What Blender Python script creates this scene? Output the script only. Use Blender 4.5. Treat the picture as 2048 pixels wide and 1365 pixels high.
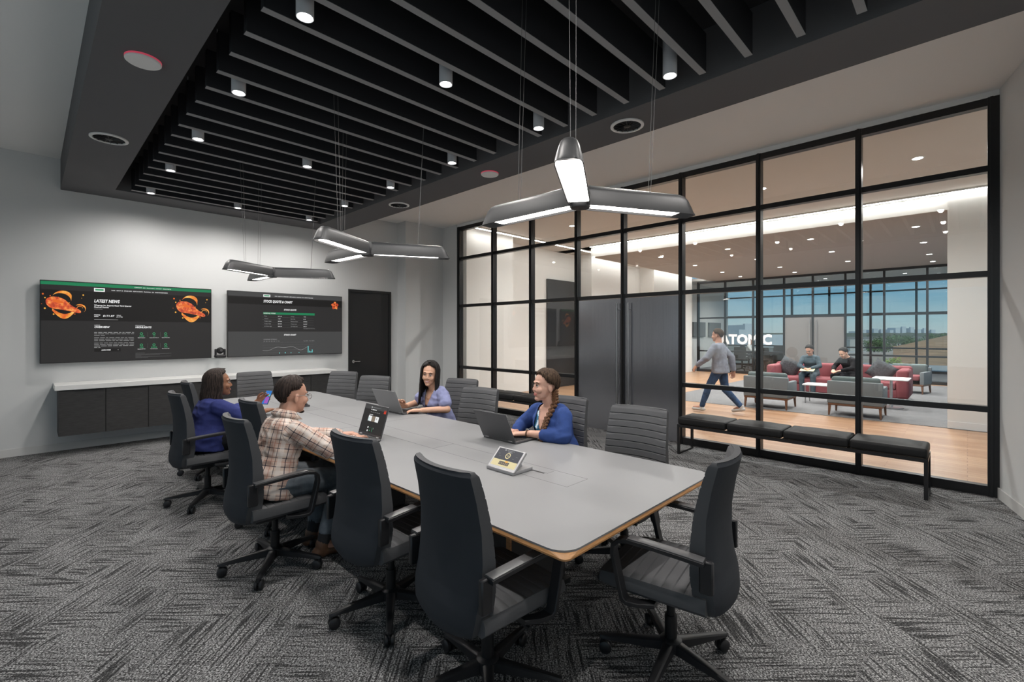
import bpy, bmesh, math, random
import numpy as np
from mathutils import Vector, Matrix, noise

for o in list(bpy.data.objects):
    bpy.data.objects.remove(o, do_unlink=True)
SC = bpy.context.scene
COL = SC.collection
U = 1.575                      # camera height in metres, the unit most places below are given in
PI = math.pi
random.seed(7)

# ------------------------------------------------------------------ camera, world, exposure
cam_d = bpy.data.cameras.new('camera')
cam = bpy.data.objects.new('camera', cam_d)
COL.objects.link(cam)
cam.location = (0, 0, U)
cam.rotation_euler = (PI / 2, 0, math.radians(44.16 - 90))
cam_d.sensor_width = 36.0
cam_d.lens = 938.0 / 2048.0 * 36.0
cam_d.shift_y = -17.5 / 2048.0
cam_d.clip_start = 0.05
cam_d.clip_end = 5000
SC.camera = cam
SC.view_settings.view_transform = 'Standard'
SC.view_settings.look = 'None'
SC.view_settings.exposure = 0.0
SC.view_settings.gamma = 1.0
SC.view_settings.use_curve_mapping = False

PEND_E = 9.0        # pendant diffuser emission
DOWN_W = 68.0       # watts per cylinder downlight
LOBBY_W = 165.0      # watts per lobby downlight
STRIP_E = 30.0       # lobby light strips

w = bpy.data.worlds.new('World')
SC.world = w
w.use_nodes = True
nt = w.node_tree
nt.nodes.clear()
tc = nt.nodes.new('ShaderNodeTexCoord')
sp = nt.nodes.new('ShaderNodeSeparateXYZ')
rp = nt.nodes.new('ShaderNodeValToRGB')
bg = nt.nodes.new('ShaderNodeBackground')
wo = nt.nodes.new('ShaderNodeOutputWorld')
nz = nt.nodes.new('ShaderNodeTexNoise')
mp = nt.nodes.new('ShaderNodeMapping')
mp.inputs['Scale'].default_value = (3, 3, 26)
nz.inputs['Scale'].default_value = 2.0
nz.inputs['Detail'].default_value = 5
mxs = nt.nodes.new('ShaderNodeMix')
mxs.data_type = 'RGBA'
nt.links.new(tc.outputs['Generated'], sp.inputs[0])
nt.links.new(tc.outputs['Generated'], mp.inputs[0])
nt.links.new(mp.outputs[0], nz.inputs['Vector'])
nt.links.new(sp.outputs['Z'], rp.inputs[0])
e = rp.color_ramp.elements
e[0].position = 0.0; e[0].color = (0.50, 0.60, 0.63, 1)
e[1].position = 1.0; e[1].color = (0.12, 0.28, 0.50, 1)
for p, c in ((0.02, (0.44, 0.60, 0.66, 1)), (0.07, (0.20, 0.43, 0.60, 1)), (0.16, (0.15, 0.36, 0.58, 1))):
    q = e.new(p); q.color = c
nrp = nt.nodes.new('ShaderNodeValToRGB')
nrp.color_ramp.elements[0].position = 0.45
nrp.color_ramp.elements[1].position = 0.8
nrp.color_ramp.elements[1].color = (0.6, 0.6, 0.6, 1)
nt.links.new(nz.outputs['Fac'], nrp.inputs[0])
nt.links.new(nrp.outputs[0], mxs.inputs['Factor'])
nt.links.new(rp.outputs[0], mxs.inputs['A'])
mxs.inputs['B'].default_value = (0.52, 0.62, 0.68, 1)
nt.links.new(mxs.outputs['Result'], bg.inputs['Color'])
bg.inputs['Strength'].default_value = 1.1
sun_d = bpy.data.lights.new('sun', 'SUN'); sun_d.energy = 3.0; sun_d.angle = 0.02; sun_d.color = (1, 0.95, 0.88)
sun = bpy.data.objects.new('sun', sun_d); COL.objects.link(sun)
sun.rotation_euler = Vector((0.66, 0.35, -0.66)).to_track_quat('-Z', 'Y').to_euler()
nt.links.new(bg.outputs[0], wo.inputs[0])

# ------------------------------------------------------------------ materials
MATS = {}
def principled(name):
    m = bpy.data.materials.new(name)
    m.use_nodes = True
    return m, m.node_tree, m.node_tree.nodes['Principled BSDF']

def mat(name, col, rough=0.6, metal=0.0, var=0.0, vscale=8.0, bump=0.0, bscale=200.0, emit=None, es=0.0, vstretch=(1, 1, 1), spec=0.5, coat=0.0):
    m, t, b = principled(name)
    b.inputs['Roughness'].default_value = rough
    b.inputs['Metallic'].default_value = metal
    b.inputs['Specular IOR Level'].default_value = spec
    b.inputs['Coat Weight'].default_value = coat
    c = (col[0], col[1], col[2], 1)
    b.inputs['Base Color'].default_value = c
    tcn = None
    if var > 0 or bump > 0:
        tcn = t.nodes.new('ShaderNodeTexCoord')
    if var > 0:
        mpn = t.nodes.new('ShaderNodeMapping')
        mpn.inputs['Scale'].default_value = vstretch
        t.links.new(tcn.outputs['Object'], mpn.inputs[0])
        n = t.nodes.new('ShaderNodeTexNoise')
        n.inputs['Scale'].default_value = vscale
        n.inputs['Detail'].default_value = 4
        t.links.new(mpn.outputs[0], n.inputs['Vector'])
        r = t.nodes.new('ShaderNodeValToRGB')
        r.color_ramp.elements[0].position = 0.3
        r.color_ramp.elements[1].position = 0.7
        r.color_ramp.elements[0].color = tuple(max(0, v * (1 - var)) for v in col[:3]) + (1,)
        r.color_ramp.elements[1].color = tuple(min(1, v * (1 + var)) for v in col[:3]) + (1,)
        t.links.new(n.outputs['Fac'], r.inputs[0])
        t.links.new(r.outputs[0], b.inputs['Base Color'])
    if bump > 0:
        n2 = t.nodes.new('ShaderNodeTexNoise')
        n2.inputs['Scale'].default_value = bscale
        n2.inputs['Detail'].default_value = 3
        t.links.new(tcn.outputs['Object'], n2.inputs['Vector'])
        bp = t.nodes.new('ShaderNodeBump')
        bp.inputs['Strength'].default_value = bump
        bp.inputs['Distance'].default_value = 0.005
        t.links.new(n2.outputs['Fac'], bp.inputs['Height'])
        t.links.new(bp.outputs[0], b.inputs['Normal'])
    if emit:
        b.inputs['Emission Color'].default_value = (emit[0], emit[1], emit[2], 1)
        b.inputs['Emission Strength'].default_value = es
    MATS[name] = m
    return m

M = {}
M['wall'] = mat('wall_paint', (0.64, 0.65, 0.65), 0.75, bump=0.05, bscale=400)
M['ceil'] = mat('ceiling_paint', (0.80, 0.80, 0.79), 0.85)
M['base'] = mat('baseboard_paint', (0.62, 0.62, 0.61), 0.6)
M['soffit'] = mat('soffit_charcoal', (0.105, 0.105, 0.11), 0.85, bump=0.03)
M['deck'] = mat('deck_black', (0.016, 0.016, 0.018), 0.95)
M['baffle'] = mat('felt_shaded', (0.026, 0.027, 0.030), 0.95, bump=0.25, bscale=700, spec=0.1)  # baffle sides: shade between them put into a darker felt colour
M['black'] = mat('black_plastic', (0.016, 0.016, 0.018), 0.42)
M['blackmetal'] = mat('black_metal', (0.014, 0.014, 0.015), 0.35, spec=0.4)
M['armtop'] = mat('arm_satin', (0.085, 0.085, 0.088), 0.32)
M['cyl'] = mat('downlight_white', (0.62, 0.63, 0.66), 0.4)
M['lamp'] = mat('lamp_glow', (0.9, 0.9, 0.9), 0.4, emit=(1, 0.97, 0.94), es=12)
M['pend'] = mat('pendant_graphite', (0.020, 0.021, 0.023), 0.45, bump=0.03, bscale=500)
M['diff'] = mat('pendant_diffuser', (0.9, 0.9, 0.9), 0.4, emit=(1, 0.94, 0.88), es=PEND_E)
M['cable'] = mat('cable_steel', (0.14, 0.14, 0.14), 0.5)
M['white'] = mat('white_paint', (0.75, 0.75, 0.74), 0.5)
M['pink'] = mat('pink_rim', (0.75, 0.10, 0.16), 0.5, emit=(1, 0.12, 0.2), es=0.25)
M['counter'] = mat('counter_white', (0.72, 0.72, 0.71), 0.35)
M['cab'] = mat('cabinet_dark', (0.032, 0.031, 0.031), 0.5, var=0.25, vscale=5, vstretch=(2, 2, 14))
M['doorblack'] = mat('door_black', (0.012, 0.012, 0.013), 0.35)
M['chrome'] = mat('chrome', (0.7, 0.7, 0.7), 0.2, metal=1.0)
M['steel'] = mat('steel', (0.45, 0.45, 0.46), 0.32, metal=1.0)
M['laminate'] = mat('table_laminate', (0.245, 0.248, 0.254), 0.42, var=0.03, vscale=2.5)
M['oak'] = mat('oak_edge', (0.42, 0.21, 0.08), 0.45, var=0.3, vscale=6, vstretch=(3, 3, 60))
M['groove'] = mat('groove_dark', (0.10, 0.10, 0.10), 0.8)
M['tabledark'] = mat('table_base_dark', (0.035, 0.034, 0.034), 0.5)
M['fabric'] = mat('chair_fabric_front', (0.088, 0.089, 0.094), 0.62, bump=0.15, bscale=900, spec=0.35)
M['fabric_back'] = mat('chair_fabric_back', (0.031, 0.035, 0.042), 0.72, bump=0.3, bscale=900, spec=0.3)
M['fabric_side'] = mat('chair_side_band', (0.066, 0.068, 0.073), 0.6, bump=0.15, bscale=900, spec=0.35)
M['leather'] = mat('bench_leather', (0.012, 0.012, 0.0125), 0.5, spec=0.25, bump=0.1, bscale=300)
M['tvbody'] = mat('tv_body', (0.012, 0.012, 0.013), 0.3)
M['laptop'] = mat('laptop_graphite', (0.10, 0.10, 0.105), 0.4, metal=0.4)
M['laptop2'] = mat('laptop_grey', (0.26, 0.26, 0.265), 0.4, metal=0.5)
M['keys'] = mat('key_black', (0.02, 0.02, 0.022), 0.5)
M['silver'] = mat('panel_silver', (0.36, 0.36, 0.37), 0.4, metal=0.3)
M['lobbywall'] = mat('lobby_white', (0.75, 0.745, 0.72), 0.6)
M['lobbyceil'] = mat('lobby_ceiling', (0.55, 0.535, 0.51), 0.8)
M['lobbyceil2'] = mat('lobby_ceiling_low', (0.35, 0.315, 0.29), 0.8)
M['red'] = mat('sofa_red', (0.22, 0.055, 0.065), 0.8, bump=0.2, bscale=300)
M['greyup'] = mat('lounge_grey', (0.15, 0.17, 0.18), 0.8, bump=0.2, bscale=300)
M['teal'] = mat('lounge_slate', (0.10, 0.13, 0.13), 0.8)
M['walnut'] = mat('walnut_leg', (0.14, 0.065, 0.035), 0.5)
M['pillow'] = mat('pillow_grey', (0.10, 0.11, 0.12), 0.9, var=0.35, vscale=30)
M['greydoor'] = mat('grey_door', (0.15, 0.145, 0.142), 0.45)
M['frost'] = mat('frosted_letter', (0.78, 0.79, 0.80), 0.7, emit=(0.8, 0.82, 0.85), es=0.0)
M['mesh'] = mat('mesh_chair', (0.012, 0.012, 0.013), 0.6)
M['ground'] = mat('ground_out', (0.16, 0.15, 0.12), 0.9, var=0.4, vscale=0.05)
M['roofwhite'] = mat('roof_white', (0.42, 0.42, 0.40), 0.8)
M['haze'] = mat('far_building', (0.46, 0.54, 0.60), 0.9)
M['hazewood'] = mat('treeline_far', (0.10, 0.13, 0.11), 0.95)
M['leaf'] = mat('leaf_green', (0.07, 0.14, 0.035), 0.8, var=0.5, vscale=3)
M['leafy'] = mat('leaf_yellow_green', (0.26, 0.38, 0.05), 0.8, var=0.4, vscale=6)
M['bark'] = mat('bark', (0.08, 0.06, 0.04), 0.9)
M['tan'] = mat('tan_siding', (0.40, 0.26, 0.16), 0.85, var=0.25, vscale=2, vstretch=(0.3, 0.3, 5))
M['paper'] = mat('paper', (0.7, 0.65, 0.35), 0.8)

def screen_mat(name, col, es=1.0):
    m, t, b = principled(name)
    b.inputs['Base Color'].default_value = (0.01, 0.01, 0.01, 1)
    b.inputs['Roughness'].default_value = 0.35
    b.inputs['Specular IOR Level'].default_value = 0.2
    b.inputs['Emission Color'].default_value = (col[0], col[1], col[2], 1)
    b.inputs['Emission Strength'].default_value = es
    return m
M['s_dark'] = screen_mat('screen_dark', (0.022, 0.021, 0.021))
M['s_black'] = screen_mat('screen_black', (0.008, 0.007, 0.007))
M['s_grey'] = screen_mat('screen_grey', (0.056, 0.056, 0.056))
M['s_green'] = screen_mat('screen_green', (0.012, 0.20, 0.082))
M['s_white'] = screen_mat('screen_white', (0.85, 0.85, 0.85))
M['s_soft'] = screen_mat('screen_soft', (0.32, 0.32, 0.32))
M['s_dim'] = screen_mat('screen_dim', (0.13, 0.13, 0.13))
M['s_orange'] = screen_mat('screen_orange', (0.75, 0.14, 0.02))
M['s_red'] = screen_mat('screen_red', (0.55, 0.045, 0.02))
M['s_yellow'] = screen_mat('screen_yellow', (0.85, 0.42, 0.06))
M['s_lime'] = screen_mat('screen_icon_green', (0.04, 0.30, 0.13))
M['s_cyan'] = screen_mat('screen_cyan', (0.15, 0.62, 0.62))
M['s_cream'] = screen_mat('screen_cream', (0.72, 0.62, 0.33))
M['s_navy'] = screen_mat('screen_navy', (0.018, 0.022, 0.035))
M['s_blue'] = screen_mat('screen_blue', (0.03, 0.18, 0.55))
M['s_magenta'] = screen_mat('screen_magenta', (0.35, 0.10, 0.45))
M['s_brown'] = screen_mat('screen_brown', (0.24, 0.19, 0.14))

def wing_mat(nm, sc_, c0, c1, c2):
    m, t, b = principled(nm)
    b.inputs['Base Color'].default_value = (0.01, 0.01, 0.01, 1)
    tcn = t.nodes.new('ShaderNodeTexCoord')
    n = t.nodes.new('ShaderNodeTexNoise'); n.inputs['Scale'].default_value = sc_; n.inputs['Detail'].default_value = 5
    r = t.nodes.new('ShaderNodeValToRGB')
    r.color_ramp.elements[0].position = 0.33; r.color_ramp.elements[0].color = c0 + (1,)
    r.color_ramp.elements[1].position = 0.72; r.color_ramp.elements[1].color = c2 + (1,)
    q = r.color_ramp.elements.new(0.5); q.color = c1 + (1,)
    t.links.new(tcn.outputs['Object'], n.inputs['Vector'])
    t.links.new(n.outputs['Fac'], r.inputs[0])
    t.links.new(r.outputs[0], b.inputs['Emission Color'])
    b.inputs['Emission Strength'].default_value = 1.0
    return m
M['s_food'] = wing_mat('screen_food', 22, (0.32, 0.02, 0.01), (0.72, 0.10, 0.02), (0.95, 0.45, 0.10))
M['s_sauce'] = wing_mat('screen_sauce', 13, (0.70, 0.10, 0.01), (0.85, 0.30, 0.03), (0.95, 0.60, 0.16))

def N(t, kind, **kw):
    n = t.nodes.new(kind)
    for k, v in kw.items():
        setattr(n, k, v)
    return n
def mathn(t, op, a, b=None):
    n = t.nodes.new('ShaderNodeMath'); n.operation = op
    for i, v in enumerate((a, b)):
        if v is None: continue
        if isinstance(v, (int, float)): n.inputs[i].default_value = v
        else: t.links.new(v, n.inputs[i])
    return n.outputs[0]

def carpet_mat(name, dark, mid, light, line=0.8):
    m, t, b = principled(name)
    b.inputs['Roughness'].default_value = 0.95
    b.inputs['Specular IOR Level'].default_value = 0.08
    tcn = N(t, 'ShaderNodeTexCoord'); rot = N(t, 'ShaderNodeMapping'); rot.inputs['Rotation'].default_value = (0, 0, math.radians(-45))
    t.links.new(tcn.outputs['Object'], rot.inputs[0])
    def nz_(scale, detail, sc, off=0.0, rough=0.5):
        mp_ = N(t, 'ShaderNodeMapping'); mp_.inputs['Scale'].default_value = sc; mp_.inputs['Location'].default_value = (off, off, off)
        n_ = N(t, 'ShaderNodeTexNoise'); n_.inputs['Scale'].default_value = scale; n_.inputs['Detail'].default_value = detail; n_.inputs['Roughness'].default_value = rough
        t.links.new(rot.outputs[0], mp_.inputs[0]); t.links.new(mp_.outputs[0], n_.inputs['Vector'])
        return n_.outputs['Fac']
    def ramp(f, a, c):
        n_ = N(t, 'ShaderNodeMapRange'); n_.interpolation_type = 'SMOOTHSTEP'
        n_.inputs['From Min'].default_value = a; n_.inputs['From Max'].default_value = c
        t.links.new(f, n_.inputs['Value']); return n_.outputs['Result']
    la = ramp(nz_(1, 1, (3.0, 64, 1)), 0.49, 0.42)          # thin strokes one way
    lb = ramp(nz_(1, 1, (64, 3.0, 1), 5.0), 0.49, 0.42)     # and the other
    mk = nz_(1, 1, (2.2, 2.6, 1), 9.0)
    ma = ramp(mk, 0.47, 0.53); mb_ = mathn(t, 'SUBTRACT', 1.0, ma)
    amt = ramp(nz_(1, 2, (3.1, 3.1, 1), 21.0), 0.32, 0.52)
    ln = mathn(t, 'MULTIPLY', mathn(t, 'ADD', mathn(t, 'MULTIPLY', la, ma), mathn(t, 'MULTIPLY', lb, mb_)), mathn(t, 'ADD', mathn(t, 'MULTIPLY', amt, 0.65), 0.35))
    hz = mathn(t, 'ADD', mathn(t, 'MULTIPLY', nz_(120, 1, (1, 1, 1), 0, 0.6), 0.62), mathn(t, 'MULTIPLY', nz_(330, 1, (1, 1, 1), 3.0, 0.6), 0.38))
    r = N(t, 'ShaderNodeValToRGB'); el = r.color_ramp.elements
    el[0].position = 0.38; el[0].color = dark + (1,)
    el[1].position = 0.62; el[1].color = light + (1,)
    q = el.new(0.5); q.color = mid + (1,)
    t.links.new(hz, r.inputs[0])
    mx = N(t, 'ShaderNodeMix', data_type='RGBA'); t.links.new(mathn(t, 'MULTIPLY', ln, line), mx.inputs['Factor'])
    t.links.new(r.outputs[0], mx.inputs['A']); mx.inputs['B'].default_value = dark + (1,)
    t.links.new(mx.outputs['Result'], b.inputs['Base Color'])
    bp = N(t, 'ShaderNodeBump'); bp.inputs['Strength'].default_value = 0.4; bp.inputs['Distance'].default_value = 0.004
    t.links.new(mathn(t, 'SUBTRACT', hz, ln), bp.inputs['Height']); t.links.new(bp.outputs[0], b.inputs['Normal'])
    return m
M['carpet'] = carpet_mat('carpet_charcoal', (0.014, 0.014, 0.015), (0.15, 0.15, 0.152), (0.54, 0.54, 0.54), 0.78)
M['carpet2'] = carpet_mat('carpet_grey', (0.12, 0.12, 0.125), (0.19, 0.19, 0.195), (0.28, 0.28, 0.28), 0.5)

def woodfloor():
    m, t, b = principled('wood_floor')
    b.inputs['Roughness'].default_value = 0.32
    tcn = N(t, 'ShaderNodeTexCoord'); mpn = N(t, 'ShaderNodeMapping')
    mpn.inputs['Rotation'].default_value = (0, 0, PI / 2)
    t.links.new(tcn.outputs['Object'], mpn.inputs[0])
    br = N(t, 'ShaderNodeTexBrick')
    br.inputs['Scale'].default_value = 1.0; br.inputs['Brick Width'].default_value = 1.4; br.inputs['Row Height'].default_value = 0.10
    br.inputs['Mortar Size'].default_value = 0.0025
    br.inputs['Color1'].default_value = (0.40, 0.22, 0.12, 1); br.inputs['Color2'].default_value = (0.53, 0.33, 0.20, 1)
    br.inputs['Mortar'].default_value = (0.22, 0.10, 0.05, 1)
    t.links.new(mpn.outputs[0], br.inputs['Vector'])
    n = N(t, 'ShaderNodeTexNoise'); mp2 = N(t, 'ShaderNodeMapping'); mp2.inputs['Scale'].default_value = (40, 2.5, 1)
    n.inputs['Scale'].default_value = 1.0; n.inputs['Detail'].default_value = 5
    t.links.new(tcn.outputs['Object'], mp2.inputs[0]); t.links.new(mp2.outputs[0], n.inputs['Vector'])
    mx = N(t, 'ShaderNodeMix', data_type='RGBA', blend_type='MULTIPLY')
    mx.inputs['Factor'].default_value = 0.5
    t.links.new(br.outputs['Color'], mx.inputs['A'])
    r = N(t, 'ShaderNodeValToRGB'); r.color_ramp.elements[0].position = 0.3; r.color_ramp.elements[0].color = (0.55, 0.5, 0.45, 1)
    r.color_ramp.elements[1].position = 0.65
    t.links.new(n.outputs['Fac'], r.inputs[0]); t.links.new(r.outputs[0], mx.inputs['B'])
    t.links.new(mx.outputs['Result'], b.inputs['Base Color'])
    return m
M['wood'] = woodfloor()

def glass_mat(name, tint, base=0.05):
    m = bpy.data.materials.new(name); m.use_nodes = True
    t = m.node_tree; t.nodes.clear()
    o = N(t, 'ShaderNodeOutputMaterial'); mx = N(t, 'ShaderNodeMixShader')
    tr = N(t, 'ShaderNodeBsdfTransparent'); gl = N(t, 'ShaderNodeBsdfGlossy')
    tr.inputs['Color'].default_value = tint + (1,)
    gl.inputs['Roughness'].default_value = 0.0
    lw = N(t, 'ShaderNodeLayerWeight'); lw.inputs['Blend'].default_value = 0.5
    p = mathn(t, 'POWER', lw.outputs['Facing'], 4.0)
    f = mathn(t, 'ADD', mathn(t, 'MULTIPLY', p, 0.75), base)
    t.links.new(f, mx.inputs[0]); t.links.new(tr.outputs[0], mx.inputs[1]); t.links.new(gl.outputs[0], mx.inputs[2])
    t.links.new(mx.outputs[0], o.inputs[0])
    return m
M['glass'] = glass_mat('pane_glass', (0.95, 0.965, 0.96), 0.05)
M['glass2'] = glass_mat('pane_glass_far', (0.93, 0.95, 0.95), 0.03)

def brushed():
    m, t, b = principled('brushed_door_metal')
    b.inputs['Metallic'].default_value = 0.9
    tcn = N(t, 'ShaderNodeTexCoord'); mpn = N(t, 'ShaderNodeMapping'); mpn.inputs['Scale'].default_value = (60, 60, 1.2)
    n = N(t, 'ShaderNodeTexNoise'); n.inputs['Scale'].default_value = 1.0; n.inputs['Detail'].default_value = 3
    t.links.new(tcn.outputs['Object'], mpn.inputs[0]); t.links.new(mpn.outputs[0], n.inputs['Vector'])
    r = N(t, 'ShaderNodeValToRGB')
    r.color_ramp.elements[0].color = (0.34, 0.35, 0.38, 1); r.color_ramp.elements[1].color = (0.46, 0.47, 0.50, 1)
    t.links.new(n.outputs['Fac'], r.inputs[0]); t.links.new(r.outputs[0], b.inputs['Base Color'])
    b.inputs['Roughness'].default_value = 0.22
    bp = N(t, 'ShaderNodeBump'); bp.inputs['Strength'].default_value = 0.02; bp.inputs['Distance'].default_value = 0.001
    t.links.new(n.outputs['Fac'], bp.inputs['Height']); t.links.new(bp.outputs[0], b.inputs['Normal'])
    return m
M['brushed'] = brushed()

# ------------------------------------------------------------------ mesh helpers
class MB:
    def __init__(s):
        s.v = []; s.f = []; s.mi = []
    def add(s, vs, fs, mi=0):
        k = len(s.v)
        s.v += [tuple(v) for v in vs]
        s.f += [tuple(k + i for i in f) for f in fs]
        s.mi += [mi] * len(fs)
        return s
    def box(s, a, b, mi=0):
        x0, y0, z0 = a; x1, y1, z1 = b
        vs = [(x0, y0, z0), (x1, y0, z0), (x1, y1, z0), (x0, y1, z0), (x0, y0, z1), (x1, y0, z1), (x1, y1, z1), (x0, y1, z1)]
        return s.add(vs, [(0, 3, 2, 1), (4, 5, 6, 7), (0, 1, 5, 4), (1, 2, 6, 5), (2, 3, 7, 6), (3, 0, 4, 7)], mi)
    def cbox(s, c, size, mi=0):
        return s.box([c[i] - size[i] / 2 for i in range(3)], [c[i] + size[i] / 2 for i in range(3)], mi)
    def rbox(s, a, b, r, seg=2, mi=0):
        bm = bmesh.new()
        mm = MB().box(a, b)
        bv = [bm.verts.new(v) for v in mm.v]
        for f in mm.f: bm.faces.new([bv[i] for i in f])
        bmesh.ops.bevel(bm, geom=bm.edges[:], offset=r, segments=seg, affect='EDGES', profile=0.5)
        bm.verts.index_update()
        s.add([v.co[:] for v in bm.verts], [[v.index for v in f.verts] for f in bm.faces], mi)
        bm.free()
        return s
    def rings(s, rings, cap=True, closed=False, mi=0):
        n = len(rings[0]); vs = [p for r in rings for p in r]; fs = []
        R = len(rings)
        for i in range(R if closed else R - 1):
            for j in range(n):
                a = i * n + j; b = i * n + (j + 1) % n
                c = ((i + 1) % R) * n + (j + 1) % n; d = ((i + 1) % R) * n + j
                fs.append((a, b, c, d))
        if cap and not closed:
            fs.append(tuple(range(n - 1, -1, -1))); fs.append(tuple((R - 1) * n + j for j in range(n)))
        return s.add(vs, fs, mi)
    def tube(s, path, r, n=8, mi=0, closed=False):
        P = [Vector(p) for p in path]; rr = r if isinstance(r, (list, tuple)) else [r] * len(P)
        rings = []
        t0 = (P[1] - P[0]).normalized()
        up = Vector((0, 0, 1)) if abs(t0.z) < 0.9 else Vector((1, 0, 0))
        for i, p in enumerate(P):
            if closed: tg = (P[(i + 1) % len(P)] - P[i - 1]).normalized()
            else: tg = (P[min(i + 1, len(P) - 1)] - P[max(i - 1, 0)]).normalized()
            if tg.length < 1e-6: tg = t0
            a = up.cross(tg)
            if a.length < 1e-5: a = Vector((0, 1, 0)).cross(tg)
            a.normalize(); b = tg.cross(a); up = b
            rings.append([p + (a * math.cos(2 * PI * k / n) + b * math.sin(2 * PI * k / n)) * rr[i] for k in range(n)])
        return s.rings(rings, True, closed, mi)
    def strap(s, path, wid, thk, side=(0, 1, 0), mi=0):
        P = [Vector(p) for p in path]; sd = Vector(side); rings = []
        for i, p in enumerate(P):
            tg = (P[min(i + 1, len(P) - 1)] - P[max(i - 1, 0)]).normalized()
            nn = tg.cross(sd).normalized()
            c = 0.3
            pts = [(-wid / 2, -thk / 2 * (1 - c)), (-wid / 2 * (1 - c * .4), -thk / 2), (wid / 2 * (1 - c * .4), -thk / 2), (wid / 2, -thk / 2 * (1 - c)),
                   (wid / 2, thk / 2 * (1 - c)), (wid / 2 * (1 - c * .4), thk / 2), (-wid / 2 * (1 - c * .4), thk / 2), (-wid / 2, thk / 2 * (1 - c))]
            rings.append([p + sd * a + nn * b for a, b in pts])
        return s.rings(rings, True, False, mi)
    def cyl(s, c, r, z0, z1, n=20, r1=None, mi=0):
        r1 = r if r1 is None else r1
        return s.rings([[(c[0] + rr * math.cos(2 * PI * k / n), c[1] + rr * math.sin(2 * PI * k / n), z) for k in range(n)] for rr, z in ((r, z0), (r1, z1))], True, False, mi)
    def lathe(s, c, prof, n=24, mi=0):
        return s.rings([[(c[0] + r * math.cos(2 * PI * k / n), c[1] + r * math.sin(2 * PI * k / n), c[2] + z) for k in range(n)] for r, z in prof], True, False, mi)
    def sphere(s, c, rad, nu=14, nv=8, rot=None, mi=0):
        if isinstance(rad, (int, float)): rad = (rad,) * 3
        c = Vector(c); rings = []
        for i in range(nv + 1):
            ph = -PI / 2 + PI * i / nv
            ph = max(-PI / 2 + 0.02, min(PI / 2 - 0.02, ph))
            ring = []
            for k in range(nu):
                a = 2 * PI * k / nu
                p = Vector((rad[0] * math.cos(ph) * math.cos(a), rad[1] * math.cos(ph) * math.sin(a), rad[2] * math.sin(ph)))
                if rot: p = rot @ p
                ring.append(c + p)
            rings.append(ring)
        return s.rings(rings, True, False, mi)
    def caps(s, p0, p1, r0, r1, n=12, flat=1.0, up=None):
        p0 = Vector(p0); p1 = Vector(p1); ax = (p1 - p0)
        L = ax.length; ax = ax / L if L > 1e-6 else Vector((0, 0, 1))
        u = Vector(up) if up is not None else (Vector((0, 0, 1)) if abs(ax.z) < 0.9 else Vector((1, 0, 0)))
        a = u.cross(ax)
        if a.length < 1e-4: a = Vector((0, 1, 0.01)).cross(ax)
        a.normalize(); b = ax.cross(a)
        rings = []
        for i in range(5):
            t = PI / 2 * i / 4
            rr = max(math.sin(t), 0.06) * r0
            rings.append((p0 - ax * math.cos(t) * r0, rr))
        for i in range(5):
            t = PI / 2 * i / 4
            rr = max(math.cos(t), 0.06) * r1
            rings.append((p1 + ax * math.sin(t) * r1, rr))
        return s.rings([[c + a * (rr * math.cos(2 * PI * k / n)) + b * (rr * flat * math.sin(2 * PI * k / n)) for k in range(n)] for c, rr in rings])
    def prism(s, pts, z0, z1, mi=0):
        n = len(pts)
        vs = [(x, y, z0) for x, y in pts] + [(x, y, z1) for x, y in pts]
        fs = [tuple(range(n - 1, -1, -1)), tuple(range(n, 2 * n))] + [(i, (i + 1) % n, n + (i + 1) % n, n + i) for i in range(n)]
        return s.add(vs, fs, mi)
    def xform(s, mtx):
        s.v = [tuple(mtx @ Vector(v)) for v in s.v]; return s
    def mesh(s, name):
        me = bpy.data.meshes.new(name)
        me.from_pydata([tuple(v) for v in s.v], [], s.f)
        me.update()
        return me
    def build(s, name, m, parent=None, smooth=False, fix=True):
        me = s.mesh(name)
        if fix:
            bm = bmesh.new(); bm.from_mesh(me)
            bmesh.ops.recalc_face_normals(bm, faces=bm.faces[:])
            bm.to_mesh(me); bm.free()
        ms = m if isinstance(m, (list, tuple)) else [m]
        for q in ms: me.materials.append(q)
        if len(ms) > 1:
            me.polygons.foreach_set('material_index', s.mi)
        if smooth: shade(me, smooth)
        return link(name, me, parent)

def shade(me, mode):
    me.polygons.foreach_set('use_smooth', [True] * len(me.polygons))
    if mode == 'auto':
        me.set_sharp_from_angle(angle=math.radians(38))

def link(name, data, parent=None, loc=None):
    o = bpy.data.objects.new(name, data)
    COL.objects.link(o)
    if parent: o.parent = parent
    if loc: o.location = loc
    return o

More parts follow.
